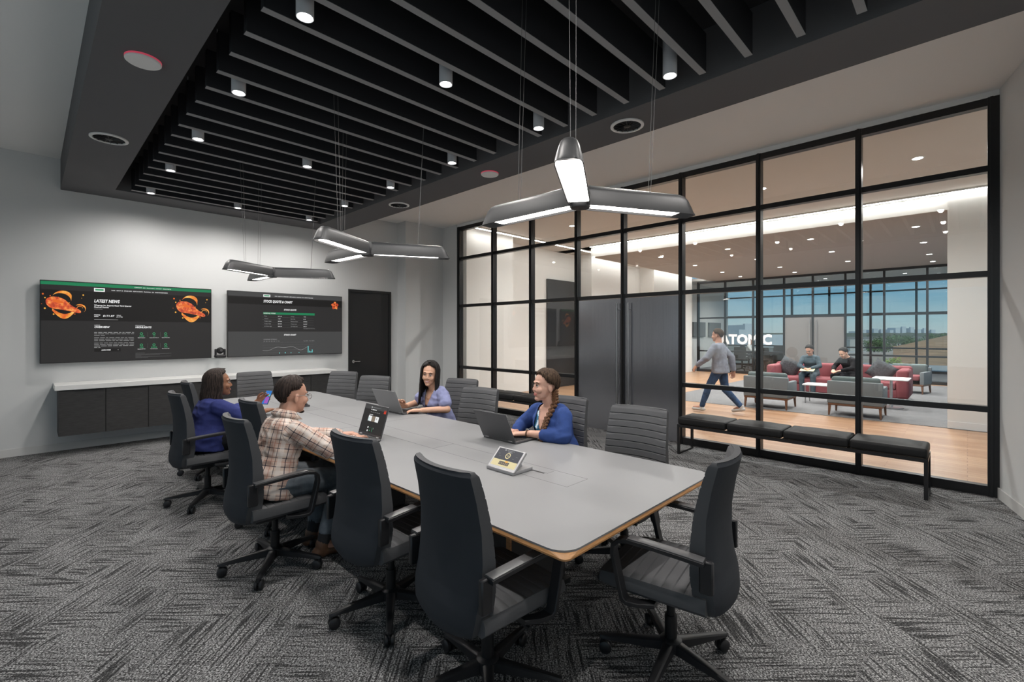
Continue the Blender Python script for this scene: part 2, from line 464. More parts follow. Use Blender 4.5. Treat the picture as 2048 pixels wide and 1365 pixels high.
def tag(o, label, cat, group=None):
    o['label'] = label; o['category'] = cat
    if group: o['group'] = group
    return o
def thing(name, label, cat, loc=(0, 0, 0), rz=0.0, group=None):
    o = link(name, None); o.location = loc; o.rotation_euler = (0, 0, rz)
    return tag(o, label, cat, group)
def struct(o, label=None):
    o['kind'] = 'structure'
    if label: o['label'] = label
    return o
def copy_tree(o, parent=None):
    c = o.copy(); COL.objects.link(c)
    if parent: c.parent = parent
    for ch in o.children: copy_tree(ch, c)
    return c
def text_mesh(txt, size, shear=0.0, bold=0.0, ext=0.0, align='LEFT', sx=1.0):
    cu = bpy.data.curves.new('t', 'FONT')
    cu.body = txt; cu.size = size; cu.shear = shear; cu.offset = 0.0; cu.extrude = ext; cu.align_x = align
    cu.resolution_u = 2
    ob = bpy.data.objects.new('t', cu); COL.objects.link(ob)
    dg = bpy.context.evaluated_depsgraph_get()
    me = bpy.data.meshes.new_from_object(ob.evaluated_get(dg))
    bpy.data.objects.remove(ob); bpy.data.curves.remove(cu)
    if sx != 1.0:
        for v in me.vertices: v.co.x *= sx
    if bold > 0:          # heavier strokes: four shifted copies of the glyph faces, each a hair proud of the other
        bm = bmesh.new()
        for i, (dx, dy) in enumerate(((-1, -1), (1, -1), (-1, 1), (1, 1))):
            k = len(bm.verts); bm.from_mesh(me); bm.verts.ensure_lookup_table()
            for v in bm.verts[k:]: v.co += Vector((dx * bold * 0.36, dy * bold * 0.36, i * 0.00002))
        bm.to_mesh(me); bm.free()
    return me
def light(kind, name, parent, loc, power, rot=(0, 0, 0), **kw):
    d = bpy.data.lights.new(name, kind); d.energy = power
    for k, v in kw.items(): setattr(d, k, v)
    o = link(name, d, parent); o.location = loc; o.rotation_euler = rot
    return o

# ------------------------------------------------------------------ room shell
CE = 2.465 * U          # ceiling
SO = 2.207 * U          # soffit underside
GX = 4.10 * U           # glass wall plane
YT = 5.50 * U           # screen wall
YJ = 5.30 * U           # jog wall
XJ = 3.45 * U
XL = -1.55 * U          # left wall (off frame)
YB = -2.6 * U           # back (behind camera)
a_r = math.radians(13)
RC = Vector((GX - 0.01, -0.133 * U, 0))
RD = Vector((-math.cos(a_r), -math.sin(a_r), 0))
XP = 12.0 * U           # far partition
XW = 15.2 * U           # outer windows
YLW = 5.02 * U          # lobby end wall
XF = 6.70 * U           # lobby fascia

struct(MB().box((XL, YB, -0.1), (GX + 0.08, YT + 0.2, 0.0)).build('floor', M['carpet']), 'charcoal streaked carpet tile floor of the meeting room')
struct(MB().box((XL - 0.2, YB, CE), (GX + 0.08, YT + 0.2, CE + 0.12)).build('ceiling', M['ceil']), 'pale grey painted ceiling of the meeting room')
struct(MB().box((XL, YT, 0), (XJ, YT + 0.2, CE)).build('wall_back', M['wall']), 'light grey wall behind the two screens')
struct(MB().box((XJ, YJ, 0), (GX + 0.1, YT + 0.2, CE)).build('wall_corner', M['wall']), 'grey wall stepping forward beside the glazing')
p0 = RC; p1 = RC + RD * 7.2; off = Vector((math.sin(a_r), -math.cos(a_r), 0)) * 0.2
struct(MB().prism([(p0.x + 0.2, p0.y + 0.046), (p1.x, p1.y), (p1.x + off.x, p1.y + off.y), (p0.x + 0.2 + off.x, p0.y + 0.046 + off.y)], 0, CE).build('wall_right', M['wall']), 'white wall at the right edge')
q = Vector((-math.sin(a_r), math.cos(a_r), 0)) * 0.012
struct(MB().prism([(p0.x - 0.01, p0.y), (p1.x, p1.y), (p1.x + q.x, p1.y + q.y), (p0.x - 0.01 + q.x, p0.y + q.y)], 0, 0.10).build('baseboard_right', M['base']))
struct(MB().box((XL, YT - 0.012, 0), (2.74 * U, YT, 0.10)).build('baseboard_back', M['base']))
struct(MB().box((3.36 * U, YT - 0.012, 0), (XJ - 0.012, YT, 0.10)).build('baseboard_recess', M['base']))
struct(MB().box((XJ - 0.012, YJ - 0.012, 0), (GX - 0.06, YJ, 0.10)).build('baseboard_corner', M['base']))
# left wall with a long daylight window, off frame
lw = MB()
lw.box((XL - 0.2, YB, 0), (XL, YT, 0.75)); lw.box((XL - 0.2, YB, 2.9), (XL, YT, CE))
for y0, y1 in ((YB, YB + 0.5), (1.6, 1.9), (YT - 2.2, YT)):
    lw.box((XL - 0.2, y0, 0.75), (XL, y1, 2.9))
struct(lw.build('wall_left', M['wall']))
struct(MB().box((XL - 5.2, YB - 3.0, 3.0), (XL - 0.2, YT, 3.2)).build('sun_blocker', M['wall']))  # added unseen slab, keeps sun patches off the floor by the left windows

# ------------------------------------------------------------------ soffit and baffles
SL, SR, OL, OR_, OF = 0.185 * U, 2.60 * U, 0.51 * U, 2.262 * U, 5.172 * U
SN = -0.75 * U
so = MB()
so.box((SL, SN, SO), (OL, YT, CE)); so.box((OR_, SN, SO), (SR, YT, CE))
so.box((OL, OF, SO), (OR_, YT, CE)); so.box((OL, SN, SO), (OR_, SN + 0.25, CE))
soff = struct(so.build('ceiling_soffit', M['soffit']), 'charcoal dropped soffit framing the ceiling opening')
MB().box((OL, SN + 0.25, CE - 0.012), (OR_, OF, CE)).build('deck_panel', M['deck'], soff)
BW, BH = 0.052, 0.285
M['edge'] = mat('felt_lit', (0.30, 0.30, 0.305), 0.95, bump=0.3, bscale=700, spec=0.1)  # same felt painted paler, for the light reaching the baffle undersides
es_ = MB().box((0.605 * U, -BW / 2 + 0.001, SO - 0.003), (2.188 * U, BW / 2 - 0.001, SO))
bm_ = MB().rbox((0.605 * U, -BW / 2, SO), (2.188 * U, BW / 2, SO + BH), 0.004, 1)
first = None
for k in range(-2, 25):
    y = (0.285 + 0.2 * k) * U
    if first is None:
        first = bm_.build('baffle', M['baffle'], soff); first.location = (0, y, 0)
        es_.build('lit_underside', M['edge'], first)
    else:
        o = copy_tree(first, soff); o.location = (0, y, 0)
# hanger rods of the baffles near the left edge
for yk in (1.985, 2.585, 3.185):
    r = MB().cyl((0.63 * U, yk * U), 0.004, SO + BH - 0.02, CE - 0.012, 6).cyl((0.575 * U, yk * U), 0.035, CE - 0.03, CE - 0.012, 14)
    r.build('hanger_rod', M['cyl'], soff)

# ------------------------------------------------------------------ cylinder downlights
def downlight_proto():
    t = link('cylinder_downlight', None)
    MB().lathe((0, 0, 0), [(0.036, 0.012), (0.047, 0.0), (0.05, 0.002), (0.05, 0.455), (0.03, 0.457)], 24).build('housing', M['cyl'], t, 'auto')
    MB().cyl((0, 0), 0.033, 0.008, 0.014, 20).build('lens', M['lamp'], t)
    light('SPOT', 'lamp_beam', t, (0, 0, -0.002), DOWN_W, spot_size=math.radians(168), spot_blend=0.72, shadow_soft_size=0.035, color=(1, 0.96, 0.92))
    return t
ords = ['first', 'second', 'third', 'fourth', 'fifth', 'sixth', 'seventh', 'eighth']
rows = [('left ceiling row', 0.722, [1.785, 2.585, 3.385, 4.185, 4.985]),
        ('middle ceiling row', 1.385, [1.785, 3.385, 4.985]),
        ('ceiling row nearest the glazing', 2.06, [0.985, 1.785, 2.585, 3.385, 4.185, 4.985])]
dl = None
for rn, x, ys in rows:
    for i, y in enumerate(reversed(ys)):
        o = downlight_proto() if dl is None else copy_tree(dl)
        dl = dl or o
        o.location = (x * U, y * U, SO - 0.04)
        tag(o, 'lit grey cylinder downlight, %s from the screen wall in the %s' % (ords[i], rn), 'downlight', 'cylinder downlights between the baffles')
# two more of the same row pattern, above and behind the camera
for x, y, w_ in ((0.722, 0.985, 'left, second from the camera'), (0.722, 0.185, 'left, nearest the camera'), (1.385, 0.185, 'middle, nearest the camera'), (2.06, 0.185, 'right, nearest the camera')):
    o = copy_tree(dl); o.location = (x * U, y * U, SO - 0.04)
    tag(o, 'lit grey cylinder downlight over the near end of the room, %s' % w_, 'downlight', 'cylinder downlights above the camera')

# ceiling discs and vents on the soffit
for x, y, l in ((0.352, 2.615, 'white round ceiling disc with pink rim on the left soffit band'), (2.435, 2.60, 'white round ceiling disc with pink rim on the right soffit band')):
    t = thing('ceiling_speaker', l, 'ceiling speaker', (x * U, y * U, SO), 0, 'round ceiling discs')
    MB().lathe((0, 0, 0), [(0.105, 0.0), (0.105, -0.012)], 32).build('rim', M['pink'], t, 'auto')
    MB().lathe((0, 0, 0), [(0.104, -0.012), (0.104, -0.018), (0.098, -0.023)], 32).build('cover', M['white'], t, 'auto')
for x, y, l in ((0.347, 3.83, 'round air diffuser with white ring on the left soffit band'), (2.43, 1.424, 'round air diffuser behind the nearest pendant, on the right soffit band'),
                (2.44, 3.86, 'small round air diffuser above the glazing corner, far end of the right soffit band')):
    t = thing('air_diffuser', l, 'air vent', (x * U, y * U, SO), 0, 'round air diffusers')
    ring = [[(r * math.cos(2 * PI * k / 36), r * math.sin(2 * PI * k / 36), z) for k in range(36)] for r, z in ((0.125, 0), (0.15, 0), (0.15, -0.01), (0.125, -0.014))]
    MB().rings(ring, False, True).build('ring', M['white'], t, 'auto')
    MB().cyl((0, 0), 0.124, -0.001, -0.003, 32).build('backing', M['deck'], t)
    MB().lathe((0, 0, 0), [(0.03, -0.003), (0.03, -0.012), (0.02, -0.016)], 16).build('hub', M['black'], t, 'auto')
    vane = None
    for k in range(14):
        if vane is None:
            vane = MB().cbox((0.075, 0, -0.008), (0.09, 0.003, 0.010)).build('vane', M['black'], t)
            vv = vane
        else:
            vv = vane.copy(); COL.objects.link(vv); vv.parent = t
        vv.rotation_euler = (0.3, 0, 2 * PI * k / 14)

# ------------------------------------------------------------------ pendants
def arm_profile(s):
    # half-section of the housing: (offset across, height)
    return [(-0.062 * s, 0.0), (-0.058 * s, 0.030), (-0.044 * s, 0.085), (-0.034 * s, 0.108), (-0.018 * s, 0.120), (0, 0.123), (0.018 * s, 0.120), (0.034 * s, 0.108), (0.044 * s, 0.085), (0.058 * s, 0.030), (0.062 * s, 0.0)]
def pendant_proto():
    t = link('pendant_lamp', None)
    L = 0.745
    for k in range(3):
        a = math.radians(92 + 120 * k)
        m = Matrix.Rotation(a, 4, 'Z')
        st = []
        for x, sc, hh in ((0.0, 0.8, 1.0), (0.05, 0.92, 1.0), (0.12, 1.0, 1.0), (L - 0.11, 1.0, 1.0), (L - 0.075, 1.0, 0.96), (L - 0.05, 0.97, 0.80), (L - 0.03, 0.9, 0.52), (L - 0.012, 0.78, 0.20), (L, 0.62, 0.02)):
            outer = [(x, y * sc, max(z * hh, 0.002)) for y, z in arm_profile(1)]
            outer[0] = (x, outer[0][1], 0); outer[-1] = (x, outer[-1][1], 0)
            inner = [(x, y * sc * 0.93, max(z * hh - 0.006, 0.0)) for y, z in reversed(arm_profile(1))]
            st.append(outer + inner)
        MB().rings(st).xform(m).build('arm', M['pend'], t, 'auto')
        d = MB()
        d.add([(0.06, -0.05, 0.012), (L - 0.10, -0.056, 0.012), (L - 0.10, 0.056, 0.012), (0.06, 0.05, 0.012),
               (0.06, -0.05, 0.03), (L - 0.10, -0.056, 0.03), (L - 0.10, 0.056, 0.03), (0.06, 0.05, 0.03)],
              [(0, 3, 2, 1), (4, 5, 6, 7), (0, 1, 5, 4), (1, 2, 6, 5), (2, 3, 7, 6), (3, 0, 4, 7)])
        d.xform(m).build('diffuser', M['diff'], t)
        for s in (-1, 1):
            c = MB().tube([(0.45, 0.012 * s, 0.12), (0.52 if k else 0.40, 0.02 * s, CE - 0.012 - 1.445 * U)], 0.0013, 5)
            c.xform(m).build('cable', M['cable'], t)
    MB().lathe((0, 0, 0), [(0.052, -0.008), (0.058, 0.0), (0.060, 0.07), (0.04, 0.115), (0.01, 0.124)], 24).build('hub', M['pend'], t, 'auto')
    return t
pn = None
for y, l in ((0.985, 'largest black three-armed pendant lamp, nearest, over the near end of the table'), (2.48, 'middle black three-armed pendant lamp over the table centre'), (4.0, 'farthest black three-armed pendant lamp, in front of the screens')):
    o = pendant_proto() if pn is None else copy_tree(pn)
    pn = pn or o
    o.location = (1.36 * U, y * U, 1.445 * U)
    tag(o, l, 'pendant lamp', 'three-armed pendants over the table')

# ------------------------------------------------------------------ glazed wall towards the lobby
YG = [v * U for v in (4.961, 4.299, 3.656, 3.0, 2.437, 1.846, 1.202, 0.5515, -0.1056)]
ZR = [0.0, 0.529 * U, 1.358 * U, 2.0 * U, 2.43 * U]
def glazed_wall(name, label, X, ys, zr, door_bays, glass, mw=0.055, md=0.11, first_w=None, last_w=None, framem=None):
    fm = framem or M['blackmetal']
    root = struct(link(name, None), label)
    top = zr[-1]
    n = len(ys)
    for i, y in enumerate(ys):
        a = mw / 2; b = mw / 2
        if i == 0: b = 0.05
        if i == n - 1 and last_w: a = last_w
        MB().box((X - md / 2, y - a, 0), (X + md / 2, y + b, top)).build('mullion', fm, root)
        # inner stop bead that gives the double line
        MB().box((X - md / 2 - 0.012, y - mw * 0.2, 0), (X - md / 2, y + mw * 0.2, top)).build('mullion_cap', fm, root)
    for j, z in enumerate(zr):
        h = 0.058
        z0, z1 = (z - h / 2, z + h / 2)
        if j == 0: z0, z1 = 0.0, 0.095
        if j == len(zr) - 1: z0, z1 = z - 0.075, z
        for i in range(n - 1):
            if i in door_bays and j in (0, 1): continue
            MB().box((X - md / 2 + 0.01, ys[i + 1] + mw / 2, z0), (X + md / 2 - 0.01, ys[i] - mw / 2, z1)).build('rail', fm, root)
    for i in range(n - 1):
        for j in range(len(zr) - 1):
            if i in door_bays and j < 2: continue
            MB().box((X - 0.004, ys[i + 1] + mw / 2, zr[j] + 0.03), (X + 0.004, ys[i] - mw / 2, zr[j + 1] - 0.03)).build('pane', glass, root)
    return root
glazed_wall('window_1', 'black framed glass wall between meeting room and lobby', GX, YG, ZR, (3, 4), M['glass'], last_w=0.075)
struct(MB().box((GX - 0.05, YG[-1] - 0.12, ZR[-1]), (GX + 0.1, YJ, CE)).build('trim_1', M['ceil']))
struct(MB().box((GX - 0.06, YG[0] + 0.05, 0), (GX + 0.1, YJ, CE)).build('wall_return', M['wall']), 'narrow grey wall strip left of the glazing')

def door_leaf(name, label, y0, y1, hy, lock):
    d = struct(MB().rbox((GX - 0.028, y0, 0.012), (GX + 0.028, y1, ZR[2] - 0.035), 0.003, 1).build(name, M['brushed']), label)
    h = MB()
    for z in (0.42, 1.93): h.tube([(GX - 0.03, hy, z), (GX - 0.085, hy, z)], 0.009, 8)
    h.tube([(GX - 0.085, hy, 0.30), (GX - 0.085, hy, 2.03)], 0.014, 12)
    h.build('pull_handle', M['steel'], d, 'auto')
    if lock:
        MB().tube([(GX - 0.028, lock, 1.12), (GX - 0.045, lock, 1.12)], [0.026, 0.024], 20).build('lock_cylinder', M['chrome'], d, 'auto')
    return d
ym = (YG[3] + YG[5]) / 2
door_leaf('door_2', 'brushed dark metal door leaf, left of the pair in the glazing', ym + 0.003, YG[3] - 0.03, ym + 0.10, ym + 0.035)
door_leaf('door_3', 'brushed dark metal door leaf, right of the pair in the glazing', YG[5] + 0.03, ym - 0.003, ym - 0.10, None)

# black door in the screen wall
DX0, DX1, DZ = 2.752 * U, 3.345 * U, 1.535 * U
d1 = struct(link('door_1', None), 'black door in the screen wall')
MB().box((DX0 + 0.045, YT - 0.012, 0.01), (DX1 - 0.045, YT + 0.03, DZ - 0.05)).build('door_panel', M['doorblack'], d1)
fr = MB().box((DX0, YT - 0.03, 0), (DX0 + 0.045, YT + 0.01, DZ)).box((DX1 - 0.045, YT - 0.03, 0), (DX1, YT + 0.01, DZ)).box((DX0 + 0.045, YT - 0.03, DZ - 0.05), (DX1 - 0.045, YT + 0.01, DZ))
fr.build('door_frame', M['doorblack'], d1)
hd = MB().tube([(DX0 + 0.10, YT - 0.012, 1.0), (DX0 + 0.10, YT - 0.02, 1.0)], 0.03, 16).tube([(DX0 + 0.10, YT - 0.02, 1.0), (DX0 + 0.10, YT - 0.06, 1.0), (DX0 + 0.13, YT - 0.065, 1.0), (DX0 + 0.22, YT - 0.06, 1.0)], 0.010, 8)
hd.build('lever_handle', M['chrome'], d1, 'auto')

# ------------------------------------------------------------------ wall screens
def quad(parent, name, m, x0, z0, x1, z1, y, pts=None):
    b = MB()
    P = pts or [(x0, z0), (x1, z0), (x1, z1), (x0, z1)]
    n = len(P)
    vs = [(p[0], y, p[1]) for p in P] + [(p[0], y + 0.0006, p[1]) for p in P]
    b.add(vs, [tuple(range(n)), tuple(range(2 * n - 1, n - 1, -1))] + [(i, n + i, n + (i + 1) % n, (i + 1) % n) for i in range(n)])
    return b.build(name, m, parent)
def words(parent, txt, m, x, z, size, y, shear=0.0, bold=0.0, align='LEFT', sx=1.0, name='lettering', x1=None):
    me = text_mesh(txt, size, shear, bold, 0, align, sx)
    if x1 is not None:
        xs_ = [v.co.x for v in me.vertices]; k_ = (x1 - x) / (max(xs_) - min(xs_))
        for v in me.vertices: v.co.x *= k_
    me.materials.append(m)
    o = link(name, me, parent); o.rotation_euler = (PI / 2, 0, 0); o.location = (x, y, z)
    return o
def tv(label, x0, x1, z0, z1):
    t = thing('television', label, 'television', ((x0 + x1) / 2, YT - 0.09, z0), 0)
    W = x1 - x0; H = z1 - z0
    MB().rbox((-W / 2, 0, 0), (W / 2, 0.055, H), 0.004, 1).build('bezel', M['tvbody'], t)
    MB().box((-W * 0.22, 0.055, H * 0.25), (W * 0.22, 0.09, H * 0.75)).build('wall_mount', M['black'], t)
    s = MB().box((-W / 2 + 0.008, -0.002, 0.008), (W / 2 - 0.008, 0.0, H - 0.008)).build('screen', M['s_dark'], t)
    return t, s, W, H
ZT0, ZT1 = 0.742 * U, 1.432 * U
t1, s1, W, H = tv('wall screen showing a news page with two pictures of splashing food', 0.061 * U, 1.2756 * U, ZT0, ZT1)
def page_x(px0, px1, x0m, x1m):
    # fraction across the page as seen -> metres across the screen plane
    def f(u):
        r_ = (px0 + u * (px1 - px0) - 1024) / 938.0
        return YT * (0.7173 + 0.6967 * r_) / (0.6966 - 0.7174 * r_) - (x0m + x1m) / 2
    return f
X = page_x(79.5, 420.3, 0.061 * U, 1.2756 * U)
Z = lambda v: H - v * H
yl = -0.0028
quad(s1, 'banner', M['s_green'], X(0.004), Z(0.052), X(0.996), Z(0.012), yl)
quad(s1, 'hero_band', M['s_black'], X(0.004), Z(0.485), X(0.996), Z(0.112), yl)
quad(s1, 'logo', M['s_white'], X(0.315), Z(0.112), X(0.378), Z(0.066), yl - 0.0008)
quad(s1, 'logo_mark', M['s_lime'], X(0.322), Z(0.100), X(0.371), Z(0.078), yl - 0.0016)
words(s1, 'CORPORATE   JOIN   FRANCHISING   CONTACT   TRADE PORTAL', M['s_white'], X(0.55), Z(0.040), 0.016, yl - 0.001, bold=0.0006, x1=X(0.764))
words(s1, 'HOME   ABOUT US   STOCK INFO   NEWS & EVENTS   FINANCIALS   ESG   INVESTOR RESOURCES', M['s_white'], X(0.416), Z(0.094), 0.019, yl - 0.001, bold=0.0008, x1=X(0.743))
words(s1, 'LATEST NEWS', M['s_white'], X(0.315), Z(0.248), 0.058, yl - 0.001, 0.22, 0.005, x1=X(0.464))
words(s1, 'Wingstop Inc. Reports Fiscal Third Quarter', M['s_white'], X(0.315), Z(0.292), 0.026, yl - 0.001, 0.18, 0.0016, x1=X(0.532))
words(s1, 'Financial Results', M['s_white'], X(0.315), Z(0.316), 0.026, yl - 0.001, 0.18, 0.0016, x1=X(0.400))
words(s1, 'NASDAQ:', M['s_white'], X(0.315), Z(0.413), 0.020, yl - 0.001, 0.18, 0.0014, x1=X(0.352))
words(s1, 'WING', M['s_white'], X(0.315), Z(0.433), 0.020, yl - 0.001, 0.18, 0.0014, x1=X(0.340))
words(s1, '$171.07', M['s_white'], X(0.366), Z(0.428), 0.033, yl - 0.001, 0.2, 0.002, x1=X(0.433))
words(s1, '+0.61', M['s_white'], X(0.445), Z(0.413), 0.018, yl - 0.001, 0.15, 0.0006, x1=X(0.471))
words(s1, '(0.37%)', M['s_white'], X(0.445), Z(0.433), 0.018, yl - 0.001, 0.15, 0.0006, x1=X(0.480))
quad(s1, 'caption_line', M['s_soft'], X(0.316), Z(0.467), X(0.455), Z(0.463), yl - 0.001)
quad(s1, 'caption_line', M['s_soft'], X(0.316), Z(0.335), X(0.365), Z(0.331), yl - 0.001)
words(s1, 'COMPANY', M['s_white'], X(0.316), Z(0.541), 0.013, yl - 0.001, 0.15, 0.0004, x1=X(0.351))
words(s1, 'OVERVIEW', M['s_white'], X(0.316), Z(0.572), 0.036, yl - 0.001, 0.22, 0.0032, x1=X(0.4055))
words(s1, 'RECENT FINANCIAL', M['s_white'], X(0.555), Z(0.541), 0.013, yl - 0.001, 0.15, 0.0004, x1=X(0.612))
words(s1, 'HIGHLIGHTS', M['s_white'], X(0.555), Z(0.572), 0.036, yl - 0.001, 0.22, 0.0032, x1=X(0.649))
rr = random.Random(3)
vline = 0.625
for para, k in ((3, 0), (3, 1), (4, 2)):
    for i in range(para):
        end = 0.548 if i < para - 1 else (0.38, 0.545, 0.352)[k]
        x = 0.316
        while x < end - 0.01:
            l = rr.uniform(0.012, 0.035)
            quad(s1, 'text_line', M['s_soft'], X(x), Z(vline + 0.006), X(min(x + l, end)), Z(vline), yl - 0.001)
            x += l + 0.006
        vline += 0.0185
    vline += 0.012
quad(s1, 'button', M['s_black'], X(0.316), Z(0.873), X(0.470), Z(0.832), yl)
words(s1, 'LEARN MORE', M['s_white'], X(0.358), Z(0.860), 0.022, yl - 0.001, 0.22, 0.0016, x1=X(0.412))
words(s1, '+', M['s_white'], X(0.452), Z(0.858), 0.02, yl - 0.001)
# highlight icons
icons = [['1,538', '17', '25%'], ['53%', '$726%', '97%']]
caps2 = [['Global Locations', 'Consecutive Years of', 'System-Wide Sales'], ['Adjusted EBITDA', 'Total Shareholder', 'Return Since IPO']]
for r_ in range(2):
    for c_ in range(3):
        ux = (0.591, 0.664, 0.732)[c_]; vz = 0.645 + 0.150 * r_
        ring = [(X(ux) + 0.018 * math.cos(a), Z(vz) + 0.018 * math.sin(a)) for a in [2 * PI * k / 14 for k in range(14)]]
        quad(s1, 'icon', M['s_lime'], 0, 0, 0, 0, yl - 0.001, ring)
        ring2 = [(X(ux) + 0.011 * math.cos(a), Z(vz) + 0.011 * math.sin(a)) for a in [2 * PI * k / 10 for k in range(10)]]
        quad(s1, 'icon_hole', M['s_dark'], 0, 0, 0, 0, yl - 0.002, ring2)
        words(s1, icons[r_][c_], M['s_lime'], X(ux), Z(vz + 0.040), 0.026, yl - 0.001, 0.2, 0.0014, 'CENTER')
        words(s1, caps2[r_][c_], M['s_white'], X(ux), Z(vz + 0.058), 0.0125, yl - 0.001, 0.1, 0.0005, 'CENTER')
        if c_ < 2: quad(s1, 'divider', M['s_dim'], X(ux + 0.036), Z(vz + 0.04), X(ux + 0.0368), Z(vz - 0.02), yl - 0.001)
for i in range(6):
    quad(s1, 'text_line', M['s_dim'], X(0.556), Z(0.905 + 0.012 * i), X((0.61, 0.765, 0.70, 0.59, 0.765, 0.63)[i]), Z(0.902 + 0.012 * i), yl - 0.001)
def chaikin(P, n=2):
    for _ in range(n):
        Q = []
        for i in range(len(P)):
            a, b = P[i], P[(i + 1) % len(P)]
            Q += [(a[0] * .75 + b[0] * .25, a[1] * .75 + b[1] * .25), (a[0] * .25 + b[0] * .75, a[1] * .25 + b[1] * .75)]
        P = Q
    return P
def splash(parent, cx, cz, s, yy):
    # drumstick in a swirl of sauce: outline points in picture units
    sw = []
    for k in range(26):      # sauce swirl below
        u = k / 25
        sw.append((-0.30 + 1.0 * u, -0.22 - 0.36 * math.sin(PI * min(u * 1.15, 1)) + 0.14 * u + (0.06 if u > 0.8 else 0) * math.sin(u * 9)))
    rib = []
    for i, (x, z) in enumerate(sw):
        wv = 0.10 * math.sin(PI * min(1, 0.12 + i / 25)) + 0.012
        rib.append((x, z, wv))
    pts = [(x, z + wv) for x, z, wv in rib] + [(x, z - wv) for x, z, wv in reversed(rib)]
    quad(parent, 'sauce_splash', M['s_sauce'], 0, 0, 0, 0, yy - 0.0002, [(cx + s * x, cz + s * z) for x, z in pts])
    top = []
    for k in range(14):
        u = k / 13
        a = math.radians(150 - 150 * u)
        top.append((0.02 + 0.33 * math.cos(a), 0.30 + 0.30 * math.sin(a), 0.02 + 0.10 * u))
    pts = [(x, z + wv) for x, z, wv in top] + [(x - 0.02, z - wv * 0.9) for x, z, wv in reversed(top)]
    quad(parent, 'sauce_splash', M['s_sauce'], 0, 0, 0, 0, yy - 0.0004, [(cx + s * x, cz + s * z) for x, z in pts])
    rib = []
    for k in range(12):
        u = k / 11
        a = math.radians(120 - 160 * u)
        rib.append((0.62 + 0.22 * math.cos(a), -0.16 + 0.20 * math.sin(a), 0.035 * math.sin(PI * (0.1 + 0.85 * u))))
    pts = [(x, z + wv) for x, z, wv in rib] + [(x - 0.02, z - wv) for x, z, wv in reversed(rib)]
    quad(parent, 'sauce_splash', M['s_sauce'], 0, 0, 0, 0, yy - 0.0002, [(cx + s * x, cz + s * z) for x, z in pts])
    meat = [(-0.52, 0.10), (-0.50, 0.26), (-0.38, 0.36), (-0.20, 0.38), (-0.02, 0.34), (0.14, 0.24), (0.26, 0.08), (0.40, -0.06), (0.56, -0.16), (0.68, -0.26), (0.66, -0.36), (0.54, -0.36), (0.36, -0.30), (0.16, -0.24), (-0.06, -0.20), (-0.28, -0.18), (-0.44, -0.08)]
    quad(parent, 'drumstick', M['s_food'], 0, 0, 0, 0, yy - 0.0007, [(cx + s * x, cz + s * z) for x, z in chaikin(meat)])
    rg = random.Random(11)
    hl = [(-0.30, 0.16), (-0.22, 0.26), (0.0, 0.20), (0.12, 0.08), (-0.02, 0.08), (-0.16, 0.10)]
    quad(parent, 'glaze', M['s_orange'], 0, 0, 0, 0, yy - 0.0010, [(cx + s * x, cz + s * z) for x, z in chaikin(hl)])
    for k in range(22):
        x = rg.uniform(-0.66, 0.75); z = rg.uniform(-0.5, 0.5); q_ = rg.uniform(0.012, 0.034)
        if abs(x + 0.1) < 0.35 and abs(z) < 0.3: continue
        quad(parent, 'droplet', M['s_orange'] if k % 2 else M['s_yellow'], 0, 0, 0, 0, yy - 0.0009, [(cx + s * (x + q_ * math.cos(a)), cz + s * (z + q_ * math.sin(a) * 1.2)) for a in [2 * PI * j / 7 for j in range(7)]])
splash(s1, X(0.125), Z(0.295), (X(0.25) - X(0.02)) / 1.32, yl - 0.001)
splash(s1, X(0.868), Z(0.300), (X(0.97) - X(0.785)) / 1.30, yl - 0.001)

t2, s2, W, H = tv('wall screen showing a stock quote table and chart, beside the black door', 1.418 * U, 2.647 * U, ZT0, ZT1)
X = page_x(452.0, 679.9, 1.418 * U, 2.647 * U)
quad(s2, 'header_band', M['s_grey'], X(0.004), Z(0.075), X(0.996), Z(0.008), yl)
quad(s2, 'hero_band', M['s_black'], X(0.004), Z(0.195), X(0.996), Z(0.085), yl)
quad(s2, 'chart_band', M['s_grey'], X(0.004), Z(0.990), X(0.996), Z(0.615), yl)
quad(s2, 'logo', M['s_white'], X(0.311), Z(0.072), X(0.372), Z(0.034), yl - 0.001)
quad(s2, 'logo_mark', M['s_lime'], X(0.318), Z(0.063), X(0.365), Z(0.044), yl - 0.0018)
words(s2, 'HOME   ABOUT US   STOCK INFO   NEWS & EVENTS   FINANCIALS   ESG   INVESTOR RESOURCES', M['s_white'], X(0.411), Z(0.060), 0.019, yl - 0.001, bold=0.0008, x1=X(0.745))
words(s2, 'STOCK QUOTE & CHART', M['s_white'], X(0.312), Z(0.158), 0.058, yl - 0.001, 0.22, 0.005, x1=X(0.567))
words(s2, 'STOCK QUOTE', M['s_white'], X(0.491), Z(0.275), 0.036, yl - 0.001, 0.22, 0.003, x1=X(0.600))
quad(s2, 'table_header', M['s_green'], X(0.311), Z(0.345), X(0.760), Z(0.310), yl)
words(s2, 'NASDAQ: WING', M['s_white'], X(0.312), Z(0.335), 0.026, yl - 0.001, 0.15, 0.001)
lab = [['Price', '$171.07', 'Change', '+0.61'], ['Volume', '1,237', 'Bid / Ask', '0 / 0'], ["Today's Open", '$170.60', 'Previous Close', '$170.46'], ["Today's High", '$172.81', "Today's Low", '$169.37'], ['52 Week High', '$203.46', '52 Week Low', '$97.27']]
for r_ in range(5):
    for c_ in range(4):
        words(s2, lab[r_][c_], M['s_soft'] if c_ % 2 == 0 else M['s_white'], X((0.320, 0.439, 0.551, 0.662)[c_]), Z(0.378 + 0.040 * r_), 0.020, yl - 0.001, 0, 0.0005)
    quad(s2, 'table_rule', M['s_dim'], X(0.302), Z(0.389 + 0.040 * r_), X(0.752), Z(0.3875 + 0.040 * r_), yl - 0.0006)
